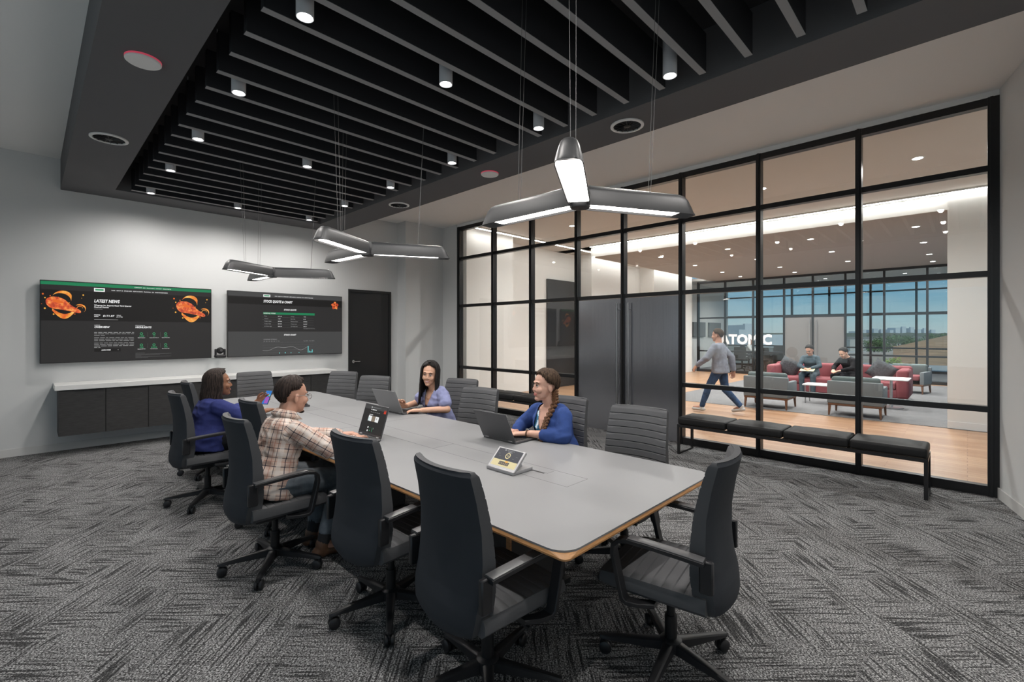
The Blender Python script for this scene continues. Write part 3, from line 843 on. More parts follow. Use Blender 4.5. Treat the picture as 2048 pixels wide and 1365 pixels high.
words(s2, 'Data delayed up to 20 minutes', M['s_soft'], X(0.662), Z(0.570), 0.016, yl - 0.001, x1=X(0.76))
words(s2, 'STOCK CHART', M['s_white'], X(0.491), Z(0.680), 0.036, yl - 0.001, 0.22, 0.003, x1=X(0.598))
words(s2, 'COMPARE SYMBOLS', M['s_soft'], X(0.312), Z(0.745), 0.024, yl - 0.001, 0.15, 0.0006)
words(s2, '1D  5D  1M  3M  6M  1Y  5Y', M['s_soft'], X(0.312), Z(0.775), 0.022, yl - 0.001)
words(s2, 'Sep 2023 - Nov 2023', M['s_soft'], X(0.662), Z(0.775), 0.020, yl - 0.001, x1=X(0.755))
for i in range(5):
    quad(s2, 'chart_rule', M['s_dim'], X(0.305), Z(0.790 + 0.04 * i), X(0.752), Z(0.7885 + 0.04 * i), yl - 0.0006)
pts = []
for k in range(40):
    u = k / 39
    pts.append((0.305 + 0.40 * u, 0.91 - 0.045 * math.exp(-((u - 0.45) / 0.2) ** 2) + 0.02 * math.sin(u * 17) * (0.4 + u) - 0.02 * u))
P = [(X(a), Z(b) + 0.0022) for a, b in pts] + [(X(a), Z(b) - 0.0022) for a, b in reversed(pts)]
quad(s2, 'chart_line', M['s_soft'], 0, 0, 0, 0, yl - 0.001, P)
for u, h_ in ((0.70, 0.11), (0.712, 0.03), (0.724, 0.02), (0.735, 0.05), (0.45, 0.015), (0.50, 0.02), (0.55, 0.012), (0.62, 0.012)):
    quad(s2, 'chart_bar', M['s_cyan'], X(u), Z(0.965), X(u + 0.006), Z(0.965 - h_), yl - 0.0012)
# round wreath of sauce top right
ring = []
for k in range(28):
    a = 2 * PI * k / 28; ra = 0.062 + 0.012 * math.sin(a * 5) + 0.006 * math.sin(a * 11)
    ring.append((X(0.9365) + ra * math.cos(a), Z(0.165) + ra * math.sin(a) * 1.05))
quad(s2, 'picture', M['s_food'], 0, 0, 0, 0, yl - 0.001, ring)
for k in range(3):
    a = k * 2.1
    quad(s2, 'picture_gap', M['s_black'], 0, 0, 0, 0, yl - 0.0016, [(X(0.9365) + 0.028 * math.cos(a) + 0.010 * math.cos(b), Z(0.165) + 0.028 * math.sin(a) + 0.014 * math.sin(b)) for b in [2 * PI * j / 7 for j in range(7)]])

# camera on a small shelf between the screens
t = thing('conference_camera', 'black swivelling video camera on a clear shelf between the wall screens', 'camera', (1.345 * U, YT - 0.13, 0.742 * U))
MB().rbox((-0.075, -0.06, 0), (0.075, 0.06, 0.05), 0.018, 3).build('base', M['black'], t, 'auto')
for s in (-1, 1): MB().rbox((s * 0.062 - 0.012, -0.03, 0.04), (s * 0.062 + 0.012, 0.03, 0.14), 0.01, 2).build('yoke_arm', M['black'], t, 'auto')
MB().sphere((0, 0, 0.115), 0.052, 20, 12).build('head', M['black'], t, True)
MB().tube([(0, -0.03, 0.118), (0, -0.066, 0.120)], [0.034, 0.031], 18).build('lens_barrel', M['blackmetal'], t, 'auto')
MB().tube([(0, -0.066, 0.120), (0, -0.068, 0.120)], [0.020, 0.019], 16).build('lens', M['armtop'], t, 'auto')
s = MB().box((-0.11, -0.09, -0.012), (0.11, 0.13, -0.004)).build('camera_shelf', M['glass2'])
s.location = (1.345 * U, YT - 0.13, 0.742 * U)
tag(s, 'small clear shelf under the black video camera between the screens', 'shelf')

# ------------------------------------------------------------------ credenza
CX0, CX1, CY = 0.163 * U, 2.456 * U, 5.20 * U
CT = 0.575 * U
s = MB().rbox((CX0 - 0.035, CY - 0.02, CT - 0.065), (CX1 + 0.0, YT - 0.001, CT), 0.003, 1).build('countertop', M['counter'])
tag(s, 'long white countertop running under the wall screens', 'countertop')
nd = 8
for i in range(4):
    a = CX0 + (CX1 - CX0) / 4 * i; b = CX0 + (CX1 - CX0) / 4 * (i + 1)
    t = thing('wall_cabinet', 'dark floating cabinet unit under the white counter, %s from the left' % ords[i], 'cabinet', ((a + b) / 2, CY, 0.163 * U), 0, 'floating cabinets under the screens')
    hw = (b - a) / 2; h = CT - 0.065 - 0.163 * U
    MB().box((-hw + 0.001, 0.02, 0), (hw - 0.001, YT - CY - 0.002, h)).build('body', M['cab'], t)
    for sd in (0, 1):
        x0 = -hw + 0.003 + sd * hw; x1 = x0 + hw - 0.006
        d = MB().rbox((x0, 0, 0.003), (x1, 0.02, h - 0.012), 0.0015, 1).build('door', M['cab'], t)
        MB().box((x1 - 0.30, -0.012, h - 0.020), (x1 - 0.02, 0.002, h - 0.012)).build('edge_pull', M['blackmetal'], d)

# ------------------------------------------------------------------ conference table
TX0, TX1, TY0, TY1 = 0.888 * U, 1.790 * U, 0.685 * U, 4.24 * U
TZ = 0.74
def rrect(x0, y0, x1, y1, r, n=6):
    pts = []
    for cx, cy, a0 in ((x1 - r, y1 - r, 0), (x0 + r, y1 - r, 90), (x0 + r, y0 + r, 180), (x1 - r, y0 + r, 270)):
        for k in range(n + 1):
            a = math.radians(a0 + 90 * k / n); pts.append((cx + r * math.cos(a), cy + r * math.sin(a)))
    return pts
tb = thing('conference_table', 'long grey topped conference table with an oak edge', 'table', (0, 0, 0))
MB().prism(rrect(TX0, TY0, TX1, TY1, 0.09), TZ - 0.008, TZ).build('tabletop', M['laminate'], tb)
ra = rrect(TX0 + 0.001, TY0 + 0.001, TX1 - 0.001, TY1 - 0.001, 0.088); rb = rrect(TX0 - 0.006, TY0 - 0.006, TX1 + 0.006, TY1 + 0.006, 0.03); rc_ = rrect(TX0 + 0.10, TY0 + 0.10, TX1 - 0.10, TY1 - 0.10, 0.05)
MB().rings([[(x, y, TZ - 0.008) for x, y in ra], [(x, y, TZ - 0.019) for x, y in rb], [(x, y, TZ - 0.026) for x, y in rb], [(x, y, TZ - 0.06) for x, y in rc_]]).build('oak_edge', M['oak'], tb)
for yc in (TY0 + 1.0, (TY0 + TY1) / 2, TY1 - 1.0):
    p = MB().rbox((1.34 * U - 0.25, yc - 0.26, 0.03), (1.34 * U + 0.25, yc + 0.26, TZ - 0.06), 0.01, 1).build('pedestal', M['tabledark'], tb)
    MB().box((1.34 * U - 0.27, yc - 0.28, 0), (1.34 * U + 0.27, yc + 0.28, 0.03)).build('plinth', M['black'], p)
    MB().box((1.34 * U - 0.264, yc - 0.27, 0.05), (1.34 * U - 0.251, yc - 0.24, TZ - 0.065)).build('oak_trim', M['oak'], p)
# central lid strip: thin joints that stand in as recessed seams
sx0, sx1, sy0, sy1 = 1.282 * U, 1.405 * U, 0.983 * U, 3.95 * U
jw = 0.0022
for a, b in (((sx0, sy0), (sx0 + jw, sy1)), ((sx1, sy0), (sx1 + jw, sy1)), ((sx0, sy0), (sx1, sy0 + jw)), ((sx0, sy1), (sx1, sy1 + jw)), ((sx0, 1.75 * U), (sx1, 1.75 * U + jw)), ((sx0, 2.47 * U), (sx1, 2.47 * U + jw)), ((sx0, 3.2 * U), (sx1, 3.2 * U + jw)), ((TX0 + 0.01, 2.47 * U), (sx0, 2.47 * U + jw)), ((sx1, 2.47 * U), (TX1 - 0.01, 2.47 * U + jw))):
    MB().box((a[0], a[1], TZ - 0.002), (b[0], b[1], TZ + 0.0003)).build('joint', M['groove'], tb)
MB().box((1.343 * U, 1.14 * U, TZ - 0.002), (1.352 * U, 1.42 * U, TZ + 0.0004)).build('cable_slot', M['black'], tb)
MB().rbox((1.356 * U, 1.13 * U, TZ - 0.001), (1.392 * U, 1.42 * U, TZ + 0.0012), 0.0005, 1).build('cable_lid', M['laminate'], tb)

# ------------------------------------------------------------------ office chairs
def lerp_tab(tab, z):
    if z <= tab[0][0]: return tab[0][1]
    for (z0, a), (z1, b) in zip(tab, tab[1:]):
        if z <= z1:
            t = (z - z0) / (z1 - z0); return a + (b - a) * t
    return tab[-1][1]
def chair_proto():
    t = link('office_chair', None)
    # backrest
    XF_ = [(0.38, -0.205), (0.46, -0.20), (0.56, -0.188), (0.68, -0.188), (0.80, -0.20), (0.92, -0.225), (1.0, -0.248), (1.04, -0.262)]
    TH = [(0.38, 0.066), (0.42, 0.090), (0.50, 0.090), (0.62, 0.073), (0.8, 0.058), (1.0, 0.048), (1.04, 0.044)]
    HW = [(0.38, 0.160), (0.395, 0.190), (0.42, 0.210), (0.47, 0.224), (0.56, 0.230), (0.70, 0.229), (0.85, 0.223), (0.97, 0.216), (1.02, 0.212), (1.035, 0.207), (1.04, 0.200)]
    zs = [0.38, 0.385, 0.395, 0.41, 0.43]
    rib0 = 0.46; pitch = 0.0475; nr = 12
    for r_ in range(nr):
        z = rib0 + r_ * pitch
        zs += [z - 0.005, z, z + 0.005, z + pitch * 0.35, z + pitch * 0.65]
    zs += [1.022, 1.034, 1.040]
    zs = sorted(set(round(z, 4) for z in zs))
    n = 12
    mbk = MB(); rings = []
    for z in zs:
        hw = lerp_tab(HW, z); xf = lerp_tab(XF_, z); th = lerp_tab(TH, z)
        if z > 1.03: th *= 0.6; xf -= 0.008
        g = 0.0
        ph = (z - rib0 + pitch / 2) % pitch - pitch / 2
        if z > 0.45 and z < 1.03 and abs(ph) < 0.001: g = 0.007
        ring = []
        for k in range(n + 1):
            u = -1 + 2 * k / n
            edge = 1.0 if abs(u) < 0.94 else 0.4
            ring.append((xf + 0.050 * u * u - g * edge - (0.006 if abs(u) == 1 else 0), u * hw, z))
        for k in range(n + 1):
            u = 1 - 2 * k / n
            bx = xf - th + 0.042 * u * u + (0.008 if abs(u) == 1 else 0)
            ring.append((bx, u * hw * 0.985, z))
        rings.append(ring)
    mbk.rings(rings)
    ns = len(rings[0])
    # front faces take the ribbed cloth, the rest the back cloth
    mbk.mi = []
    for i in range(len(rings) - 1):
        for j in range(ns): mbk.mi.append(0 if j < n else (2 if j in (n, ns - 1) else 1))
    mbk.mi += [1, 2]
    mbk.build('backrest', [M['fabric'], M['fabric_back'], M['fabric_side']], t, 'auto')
    # seat
    xs = [-0.21]; x = -0.17
    while x < 0.25:
        xs += [x - 0.004, x, x + 0.004, x + 0.022]; x += 0.0475
    xs += [0.262, 0.275, 0.28]
    rings = []
    for x in xs:
        g = 0.005 if (x > -0.18 and x < 0.25 and abs(((x + 0.17 + 0.02375) % 0.0475) - 0.02375) < 0.001) else 0
        u = (x - 0.03) / 0.25
        hw = 0.245 * (1 - 0.10 * max(0, u) ** 6)
        zt = 0.485 - 0.020 * max(0, u) ** 3 - (0.030 if x > 0.27 else 0)
        ring = [(x, -hw + 0.02, 0.405), (x, -hw, 0.425), (x, -hw, zt - 0.028), (x, -hw + 0.012, zt - 0.006)]
        for k in range(7): ring.append((x, (-hw + 0.03) + (2 * hw - 0.06) * k / 6, zt - g))
        ring += [(x, hw - 0.012, zt - 0.006), (x, hw, zt - 0.028), (x, hw, 0.425), (x, hw - 0.02, 0.405)]
        rings.append(ring)
    MB().rings(rings).build('seat', M['fabric'], t, 'auto')
    for s in (-1, 1):
        y = 0.272 * s
        path = [(-0.215, y, 0.648), (-0.12, y, 0.655), (0.02, y, 0.663), (0.10, y, 0.665), (0.145, y, 0.655), (0.168, y, 0.632), (0.172, y, 0.60), (0.15, y, 0.50), (0.128, y, 0.41), (0.11, y * 0.99, 0.392), (0.06, y * 0.93, 0.388), (0.0, y * 0.8, 0.388)]
        am = MB().strap(path, 0.052, 0.020)
        am.rbox((-0.245, y - 0.014 * s - 0.013, 0.52), (-0.19, y - 0.014 * s + 0.013, 0.655), 0.006, 1)
        o = am.build('armrest', M['black'], t, 'auto')
        MB().strap([(-0.212, y, 0.6605), (-0.12, y, 0.667), (0.02, y, 0.675), (0.10, y, 0.677)], 0.050, 0.006).build('arm_pad', M['armtop'], o, 'auto')
    mc = MB().rbox((-0.15, -0.09, 0.335), (0.13, 0.09, 0.405), 0.015, 2)
    mc.tube([(0.02, -0.08, 0.36), (0.03, -0.20, 0.355), (0.03, -0.24, 0.35)], [0.007, 0.007, 0.012], 8)
    mc.rbox((-0.235, -0.06, 0.37), (-0.13, 0.06, 0.40), 0.008, 1)
    mc.build('tilt_mechanism', M['black'], t, 'auto')
    MB().cyl((0, 0), 0.028, 0.115, 0.24, 16).cyl((0, 0), 0.020, 0.22, 0.345, 14).build('gas_column', M['blackmetal'], t, 'auto')
    MB().lathe((0, 0, 0), [(0.045, 0.075), (0.052, 0.085), (0.050, 0.125), (0.032, 0.135)], 20).build('base_hub', M['black'], t, 'auto')
    for k in range(5):
        a = 2 * PI * k / 5 + 0.32
        m = Matrix.Rotation(a, 4, 'Z')
        st = []
        for r_, w_, z0, z1 in ((0.03, 0.026, 0.078, 0.126), (0.14, 0.022, 0.075, 0.112), (0.27, 0.018, 0.072, 0.094), (0.318, 0.016, 0.070, 0.086), (0.332, 0.009, 0.071, 0.082)):
            st.append([(r_, -w_, z0), (r_, w_, z0), (r_, w_ * 0.95, z1 - 0.006), (r_, w_ * 0.6, z1), (r_, -w_ * 0.6, z1), (r_, -w_ * 0.95, z1 - 0.006)])
        lg = MB().rings(st).xform(m).build('base_leg', M['black'], t, 'auto')
        c = MB()
        for s in (-1, 1):
            rg_ = []
            for yy, rr_ in ((0.005, 0.024), (0.007, 0.030), (0.020, 0.030), (0.026, 0.022), (0.027, 0.006)):
                rg_.append([(0.305 + rr_ * math.cos(2 * PI * j / 16), s * yy, 0.031 + rr_ * math.sin(2 * PI * j / 16)) for j in range(16)])
            c.rings(rg_)
        c.rbox((0.288, -0.006, 0.03), (0.322, 0.006, 0.058), 0.003, 1)
        c.tube([(0.318, 0, 0.05), (0.318, 0, 0.075)], 0.008, 8)
        c.xform(m).build('caster', M['black'], lg, 'auto')
    return t
CH = [  # x, y (in U), facing degrees, label
    (0.905, 0.975, -4, 'high-backed grey office chair, nearest to the viewer on the left side of the table'),
    (0.905, 1.485, 3, 'empty high-backed office chair between the man in plaid and the nearest chair'),
    (0.735, 2.13, 0, 'high-backed office chair holding the man in the plaid shirt'),
    (0.930, 2.61, 0, 'empty office chair between the man in plaid and the woman holding a phone'),
    (0.735, 3.22, 0, 'high-backed office chair holding the woman in blue with a phone'),
    (0.915, 3.86, -4, 'empty office chair at the far left corner, behind the woman with the phone'),
    (1.345, 4.24, -90, 'ribbed office chair at the far end of the table, in front of the cabinets'),
    (1.765, 3.80, 206, 'ribbed office chair in front of the black door, farthest on the right side'),
    (1.740, 3.24, 203, 'ribbed office chair right of the black door, beside the woman in lilac'),
    (2.055, 2.60, 194, 'ribbed office chair behind the smiling woman in the lilac top'),
    (1.775, 2.11, 188, 'empty ribbed office chair between the two women on the window side'),
    (1.830, 1.515, 184, 'ribbed office chair holding the woman with the braid'),
    (1.785, 1.06, 184, 'empty ribbed office chair in front of the metal doors'),
    (1.345, 0.64, 99, 'office chair at the near end of the table, ribbed seat turned to the viewer'),
]
chair0 = None
for x, y, a, l in CH:
    o = chair_proto() if chair0 is None else copy_tree(chair0)
    chair0 = chair0 or o
    o.location = (x * U, y * U, 0); o.rotation_euler = (0, 0, math.radians(a))
    tag(o, l, 'chair', 'office chairs around the conference table')

# ------------------------------------------------------------------ benches by the glazing
def bench_proto():
    t = link('bench', None)
    L, D = 1.545 * U, 0.44
    c = L / 4
    for i in range(4):
        y0 = -L / 2 + c * i
        rings = []
        mbn = MB().rbox((0, y0 + 0.003, 0.385), (D, y0 + c - 0.003, 0.475), 0.026, 4)
        # puff the top
        vv = []
        for x, y, z in mbn.v:
            u = (x / D - 0.5) * 2; v_ = ((y - y0) / c - 0.5) * 2
            if z > 0.45: z += 0.028 * (1 - u * u) * (1 - v_ * v_) + 0.004
            vv.append((x, y, z))
        mbn.v = vv
        # extra crown patch
        n = 8
        vs = []; fs = []
        for a in range(n + 1):
            for b in range(n + 1):
                u = a / n * 2 - 1; v_ = b / n * 2 - 1
                vs.append((D / 2 + u * (D / 2 - 0.03), y0 + c / 2 + v_ * (c / 2 - 0.03), 0.474 + 0.030 * (1 - u ** 4) * (1 - v_ ** 4)))
        for a in range(n):
            for b in range(n):
                k = a * (n + 1) + b; fs.append((k, k + n + 1, k + n + 2, k + 1))
        mbn.add(vs, fs)
        mbn.build('cushion', M['leather'], t, 'auto', fix=False)
    f = MB().box((0.0, -L / 2, 0.350), (0.03, L / 2, 0.384)).box((D - 0.03, -L / 2, 0.350), (D, L / 2, 0.384))
    for k in range(5): f.box((0.03, -L / 2 + (L - 0.03) * k / 4, 0.352), (D - 0.03, -L / 2 + (L - 0.03) * k / 4 + 0.03, 0.382))
    f.build('seat_frame', M['blackmetal'], t)
    for s in (-1, 1):
        y = s * (L / 2 - 0.015)
        MB().box((0, y - 0.015, 0), (0.03, y + 0.015, 0.35)).box((D - 0.03, y - 0.015, 0), (D, y + 0.015, 0.35)).box((0.03, y - 0.015, 0), (D - 0.03, y + 0.015, 0.025)).build('sled_leg', M['blackmetal'], t)
    return t
b0 = bench_proto(); b0.location = (3.712 * U, 0.94 * U, 0)
tag(b0, 'long black leather bench with four cushions, in front of the glass at right', 'bench', 'black benches along the glazing')
b1 = copy_tree(b0); b1.location = (3.712 * U, 3.98 * U, 0)
tag(b1, 'black leather bench along the glazing left of the metal doors, behind the women', 'bench', 'black benches along the glazing')

# ------------------------------------------------------------------ things on the table
def laptop(label, loc, rz, wid, dep, tilt, lidm, screen=None):
    t = thing('laptop', label, 'laptop', loc, rz)     # local: hinge along y at x=0, keyboard towards +x
    b = MB().rbox((0, -wid / 2, 0), (dep, wid / 2, 0.016), 0.004, 1).build('base', M['laptop'], t)
    MB().box((0.02, -wid / 2 + 0.02, 0.016), (dep * 0.56, wid / 2 - 0.02, 0.0172)).build('keyboard_bed', M['keys'], b)
    kk = MB()
    for r_ in range(5):
        for c_ in range(13):
            kx = 0.026 + r_ * (dep * 0.52) / 5; ky = -wid / 2 + 0.028 + c_ * (wid - 0.056) / 13
            kk.box((kx, ky, 0.0172), (kx + dep * 0.085, ky + (wid - 0.056) / 13 - 0.004, 0.0188))
    kk.build('keys', M['keys'], b)
    MB().box((dep * 0.64, -0.05, 0.016), (dep * 0.92, 0.05, 0.0166)).build('touchpad', M['laptop2'], b)
    lid = link('lid', MB().rbox((-0.008, -wid / 2, 0), (0, wid / 2, dep * 0.98), 0.003, 1).mesh('lid'), t)
    lid.data.materials.append(lidm)
    lid.location = (0.004, 0, 0.017); lid.rotation_euler = (0, -tilt, 0)
    for s in (-1, 1): MB().tube([(0.0, s * wid * 0.36 - 0.02, 0.016), (0.0, s * wid * 0.36 + 0.02, 0.016)], 0.008, 10).build('hinge', M['laptop2'], t, 'auto')
    sc_ = link('display', MB().box((0.0, -wid / 2 + 0.008, 0.02), (0.0008, wid / 2 - 0.008, dep * 0.98 - 0.008)).mesh('display'), lid)
    sc_.data.materials.append(M['s_dark'])
    return t, lid
laptop('grey laptop in front of the woman in the lilac top', (1.660 * U, 2.715 * U, TZ + 0.0005), math.radians(4), 0.40, 0.26, 0.42, M['laptop2'])
laptop('dark grey laptop in front of the woman with the braid', (1.598 * U, 1.640 * U, TZ + 0.0005), 0, 0.355, 0.25, 0.46, M['laptop'])
lt, lid = laptop('open laptop with a lit web page, in front of the man in plaid', (1.190 * U, 2.153 * U, TZ + 0.0005), math.radians(180), 0.355, 0.25, 0.30, M['laptop'])
# page on that display: local y runs right to left for the reader; reader looks along -x (local +x side faces reader)
def lq(m, y0, z0, y1, z1, nm='page_block'):
    b = MB().box((0.0008, min(y0, y1), min(z0, z1)), (0.0013, max(y0, y1), max(z0, z1)))
    me = b.mesh(nm); me.materials.append(m); return link(nm, me, lid)
lq(M['s_grey'], -0.168, 0.205, 0.168, 0.236, 'page_header')
Wd = 0.336
YY = lambda u: -0.168 + u * Wd
ZZ = lambda v: 0.236 - v * 0.215
for u0, v0, u1, v1, m in ((0.29, 0.05, 0.34, 0.09, 's_white'), (0.37, 0.06, 0.72, 0.075, 's_soft'), (0.30, 0.135, 0.33, 0.165, 's_white'), (0.36, 0.135, 0.55, 0.165, 's_white'), (0.28, 0.33, 0.44, 0.35, 's_white'),
                         (0.27, 0.38, 0.42, 0.58, 's_white'), (0.43, 0.38, 0.57, 0.58, 's_brown'), (0.58, 0.38, 0.73, 0.58, 's_white'), (0.28, 0.45, 0.33, 0.58, 's_cyan'), (0.62, 0.41, 0.67, 0.50, 's_dim'),
                         (0.34, 0.78, 0.38, 0.84, 's_white'), (0.34, 0.90, 0.38, 0.96, 's_white'), (0.44, 0.80, 0.46, 0.83, 's_lime'), (0.44, 0.90, 0.47, 0.93, 's_lime'), (0.55, 0.80, 0.56, 0.95, 's_lime'), (0.60, 0.79, 0.61, 0.85, 's_soft'), (0.88, 0.10, 0.97, 0.22, 's_red')):
    lq(M[m], YY(u0), ZZ(v0), YY(u1), ZZ(v1))
for u in (0.30, 0.39, 0.48, 0.57, 0.66): lq(M['s_soft'], YY(u), ZZ(0.235), YY(u + 0.05), ZZ(0.25))

# tabletop touch panel facing the left side of the table
def touch_panel(label, loc, rz, wid, body, page):
    t = thing('touch_panel', label, 'touch panel', loc, rz)        # local: faces -x, wid along y
    MB().rbox((0.0, -wid / 2, 0), (0.175, wid / 2, 0.022), 0.006, 2).build('base', body, t, 'auto')
    fr_ = link('panel', MB().rbox((0, -wid / 2, 0), (0.016, wid / 2, 0.150), 0.004, 2).mesh('panel'), t)
    fr_.data.materials.append(body); fr_.location = (0.006, 0, 0.014); fr_.rotation_euler = (0, 0.80, 0)
    MB().add([(0.06, -wid * 0.3, 0.02), (0.13, -wid * 0.3, 0.02), (0.10, -wid * 0.3, 0.09), (0.06, wid * 0.3, 0.02), (0.13, wid * 0.3, 0.02), (0.10, wid * 0.3, 0.09)], [(0, 1, 2), (3, 5, 4), (0, 3, 4, 1), (1, 4, 5, 2), (2, 5, 3, 0)]).build('stand', body, t)
    def pq(m, u0, v0, u1, v1, dx=0.0006, nm='page_block'):
        # u left->right for the reader (reader at -x looks +x: left is +y)
        ww = wid - 0.028
        y0 = ww / 2 - u0 * ww; y1 = ww / 2 - u1 * ww
        z1 = 0.142 - v0 * 0.124; z0 = 0.142 - v1 * 0.124
        me = MB().box((-dx, y1, z0), (0, y0, z1)).mesh(nm); me.materials.append(M[m]); return link(nm, me, fr_)
    if page:
        pq('s_navy', 0, 0, 1, 0.62, nm='display'); pq('s_cream', 0, 0.62, 1, 0.97); pq('s_white', 0.27, 0.05, 0.31, 0.09, 0.0012); pq('s_soft', 0.36, 0.07, 0.66, 0.085, 0.0012); pq('s_soft', 0.42, 0.14, 0.60, 0.165, 0.0012)
        pq('s_black', 0.30, 0.70, 0.70, 0.88, 0.0012); pq('s_yellow', 0.52, 0.64, 0.63, 0.72, 0.0016)
        for k in range(5): pq('s_brown', 0.32 + 0.075 * k, 0.74, 0.37 + 0.075 * k, 0.85, 0.0018)
        for u0, v0 in ((0.08, 0.3), (0.15, 0.42), (0.72, 0.45), (0.82, 0.32)): pq('s_dim', u0, v0, u0 + 0.07, v0 + 0.02, 0.0012)
        rg_ = MB(); rr_ = []
        for k in range(24):
            a = 2 * PI * k / 24
            rr_.append([(-0.0016, r_ * math.cos(a), 0.142 - 0.36 * 0.124 + r_ * math.sin(a)) for r_ in (0.014, 0.020)])
        vs = [p for r_ in rr_ for p in r_]; fs = [(2 * i, 2 * i + 1, (2 * i + 3) % 48, (2 * i + 2) % 48) for i in range(24)]
        rg_.add(vs, fs)
        me = rg_.mesh('page_ring'); me.materials.append(M['s_cream']); link('page_ring', me, fr_)
        pq('s_cream', 0.475, 0.34, 0.525, 0.38, 0.0016)
    else:
        pq('s_black', 0, 0, 1, 0.97, nm='display')
    return t
touch_panel('small silver touch panel on a stand showing a dark and cream page', (1.238 * U, 1.27 * U, TZ + 0.0005), 0, 0.228, M['silver'], True)
touch_panel('dark tabletop touch panel beyond the face of the man in plaid', (1.395 * U, 3.43 * U, TZ + 0.0005), math.radians(180), 0.228, M['laptop'], False)
p = MB().tube([(1.09 * U, 2.41 * U, TZ + 0.005), (1.14 * U, 2.36 * U, TZ + 0.005)], 0.0045, 8).build('pen', M['black'])
tag(p, 'black pen lying behind the open laptop of the man in plaid', 'pen')

# ------------------------------------------------------------------ lobby beyond the glazing
LF = struct(MB().box((GX + 0.08, -2.4 * U, -0.1), (XP + 0.05, YLW + 0.8, 0.0)).build('floor_lobby', M['wood']), 'warm wood plank floor of the lobby')
struct(MB().box((XF - 0.08, -2.4 * U, 0.0), (XP - 0.4, 3.35 * U, 0.008)).build('floor_lobby_carpet', M['carpet2']), 'grey carpet under the lounge seating')
struct(MB().box((XP + 0.05, -2.4 * U, -0.1), (XW, YLW + 1.2, 0.0)).build('floor_far_room', M['carpet2']))
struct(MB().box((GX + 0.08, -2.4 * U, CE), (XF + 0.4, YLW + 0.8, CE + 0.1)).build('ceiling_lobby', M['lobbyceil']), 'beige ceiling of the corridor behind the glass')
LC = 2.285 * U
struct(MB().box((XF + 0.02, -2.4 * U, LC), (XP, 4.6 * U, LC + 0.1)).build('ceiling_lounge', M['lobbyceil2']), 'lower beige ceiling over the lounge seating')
struct(MB().box((XF, -2.4 * U, LC - 0.002), (XF + 0.02, 4.6 * U, CE)).build('trim_2', M['lobbywall']))
struct(MB().box((XF, 4.6 * U, LC), (XP, 4.62 * U, CE)).build('trim_3', M['lobbywall']))
struct(MB().box((XF, 4.62 * U, CE), (XP, YLW + 0.8, CE + 0.1)).build('ceiling_lobby_end', M['lobbyceil']))
struct(MB().box((XP, -2.4 * U, LC + 0.05), (XW, YLW + 1.2, LC + 0.15)).build('ceiling_far_room', M['lobbywall']))
struct(MB().box((XF - 0.06, -2.4 * U, 0), (XF + 0.35, 0.15 * U, CE)).build('wall_lobby_right', M['lobbywall']), 'white wall block at the right of the lobby')
struct(MB().box((XF - 0.07, -2.4 * U, 0), (XF - 0.06, 0.15 * U, 0.12)).build('baseboard_lobby', M['white']))
# end wall: white wall with pilasters and a dark panel
struct(MB().box((GX + 0.1, YLW + 0.55, 0), (XW, YLW + 0.75, CE)).build('wall_lobby_end', M['lobbywall']), 'white wall at the far left end of the lobby')
def xat(px, Y):      # plan position on a wall y = Y seen at image column px
    r_ = (px - 1024) / 938.0
    d_ = Y / (0.6966 - 0.7174 * r_)
    return d_ * (0.7173 + 0.6967 * r_)
for k, (pa, pb) in enumerate(((930, 1026), (1183, 1246), (1308, 1384))):
    a = xat(pa, YLW); b = xat(pb, YLW)
    if k == 0: a = GX + 0.25
    struct(MB().box((a, YLW, 0), (b, YLW + 0.55, CE)).build('wall_pilaster', M['lobbywall']), 'white projecting wall pier, %s from the meeting room corner' % ords[k])
a = xat(1095, YLW + 0.5); b = xat(1190, YLW + 0.5)
s = MB().rbox((a, YLW + 0.49, 0.02), (b, YLW + 0.545, 1.95 * U), 0.004, 1).build('wall_panel', M['doorblack'])
tag(s, 'tall dark glossy wall panel between white piers of the lobby', 'wall panel')
# light strip along the end wall and in the cove
t = thing('linear_light', 'glowing ceiling light line along the left end of the lobby', 'light', (0, YLW - 0.22, CE - 0.03))
MB().box((GX + 0.25, -0.03, 0.0), (XP - 0.2, 0.03, 0.029)).build('housing', M['white'], t)
m_strip = mat('strip_glow', (0.9, 0.9, 0.9), 0.4, emit=(1, 0.97, 0.94), es=STRIP_E)
MB().box((GX + 0.26, -0.025, -0.006), (XP - 0.21, 0.025, 0.0)).build('diffuser', m_strip, t)
t = thing('cove_light', 'glowing cove light line above the white fascia of the lobby', 'light', (XF - 0.10, 0, CE - 0.03))
MB().box((-0.02, -2.4 * U, 0.0), (0.03, 4.6 * U, 0.029)).build('housing', M['white'], t)
MB().box((-0.015, -2.4 * U, -0.005), (0.025, 4.6 * U, 0.0)).build('diffuser', m_strip, t)
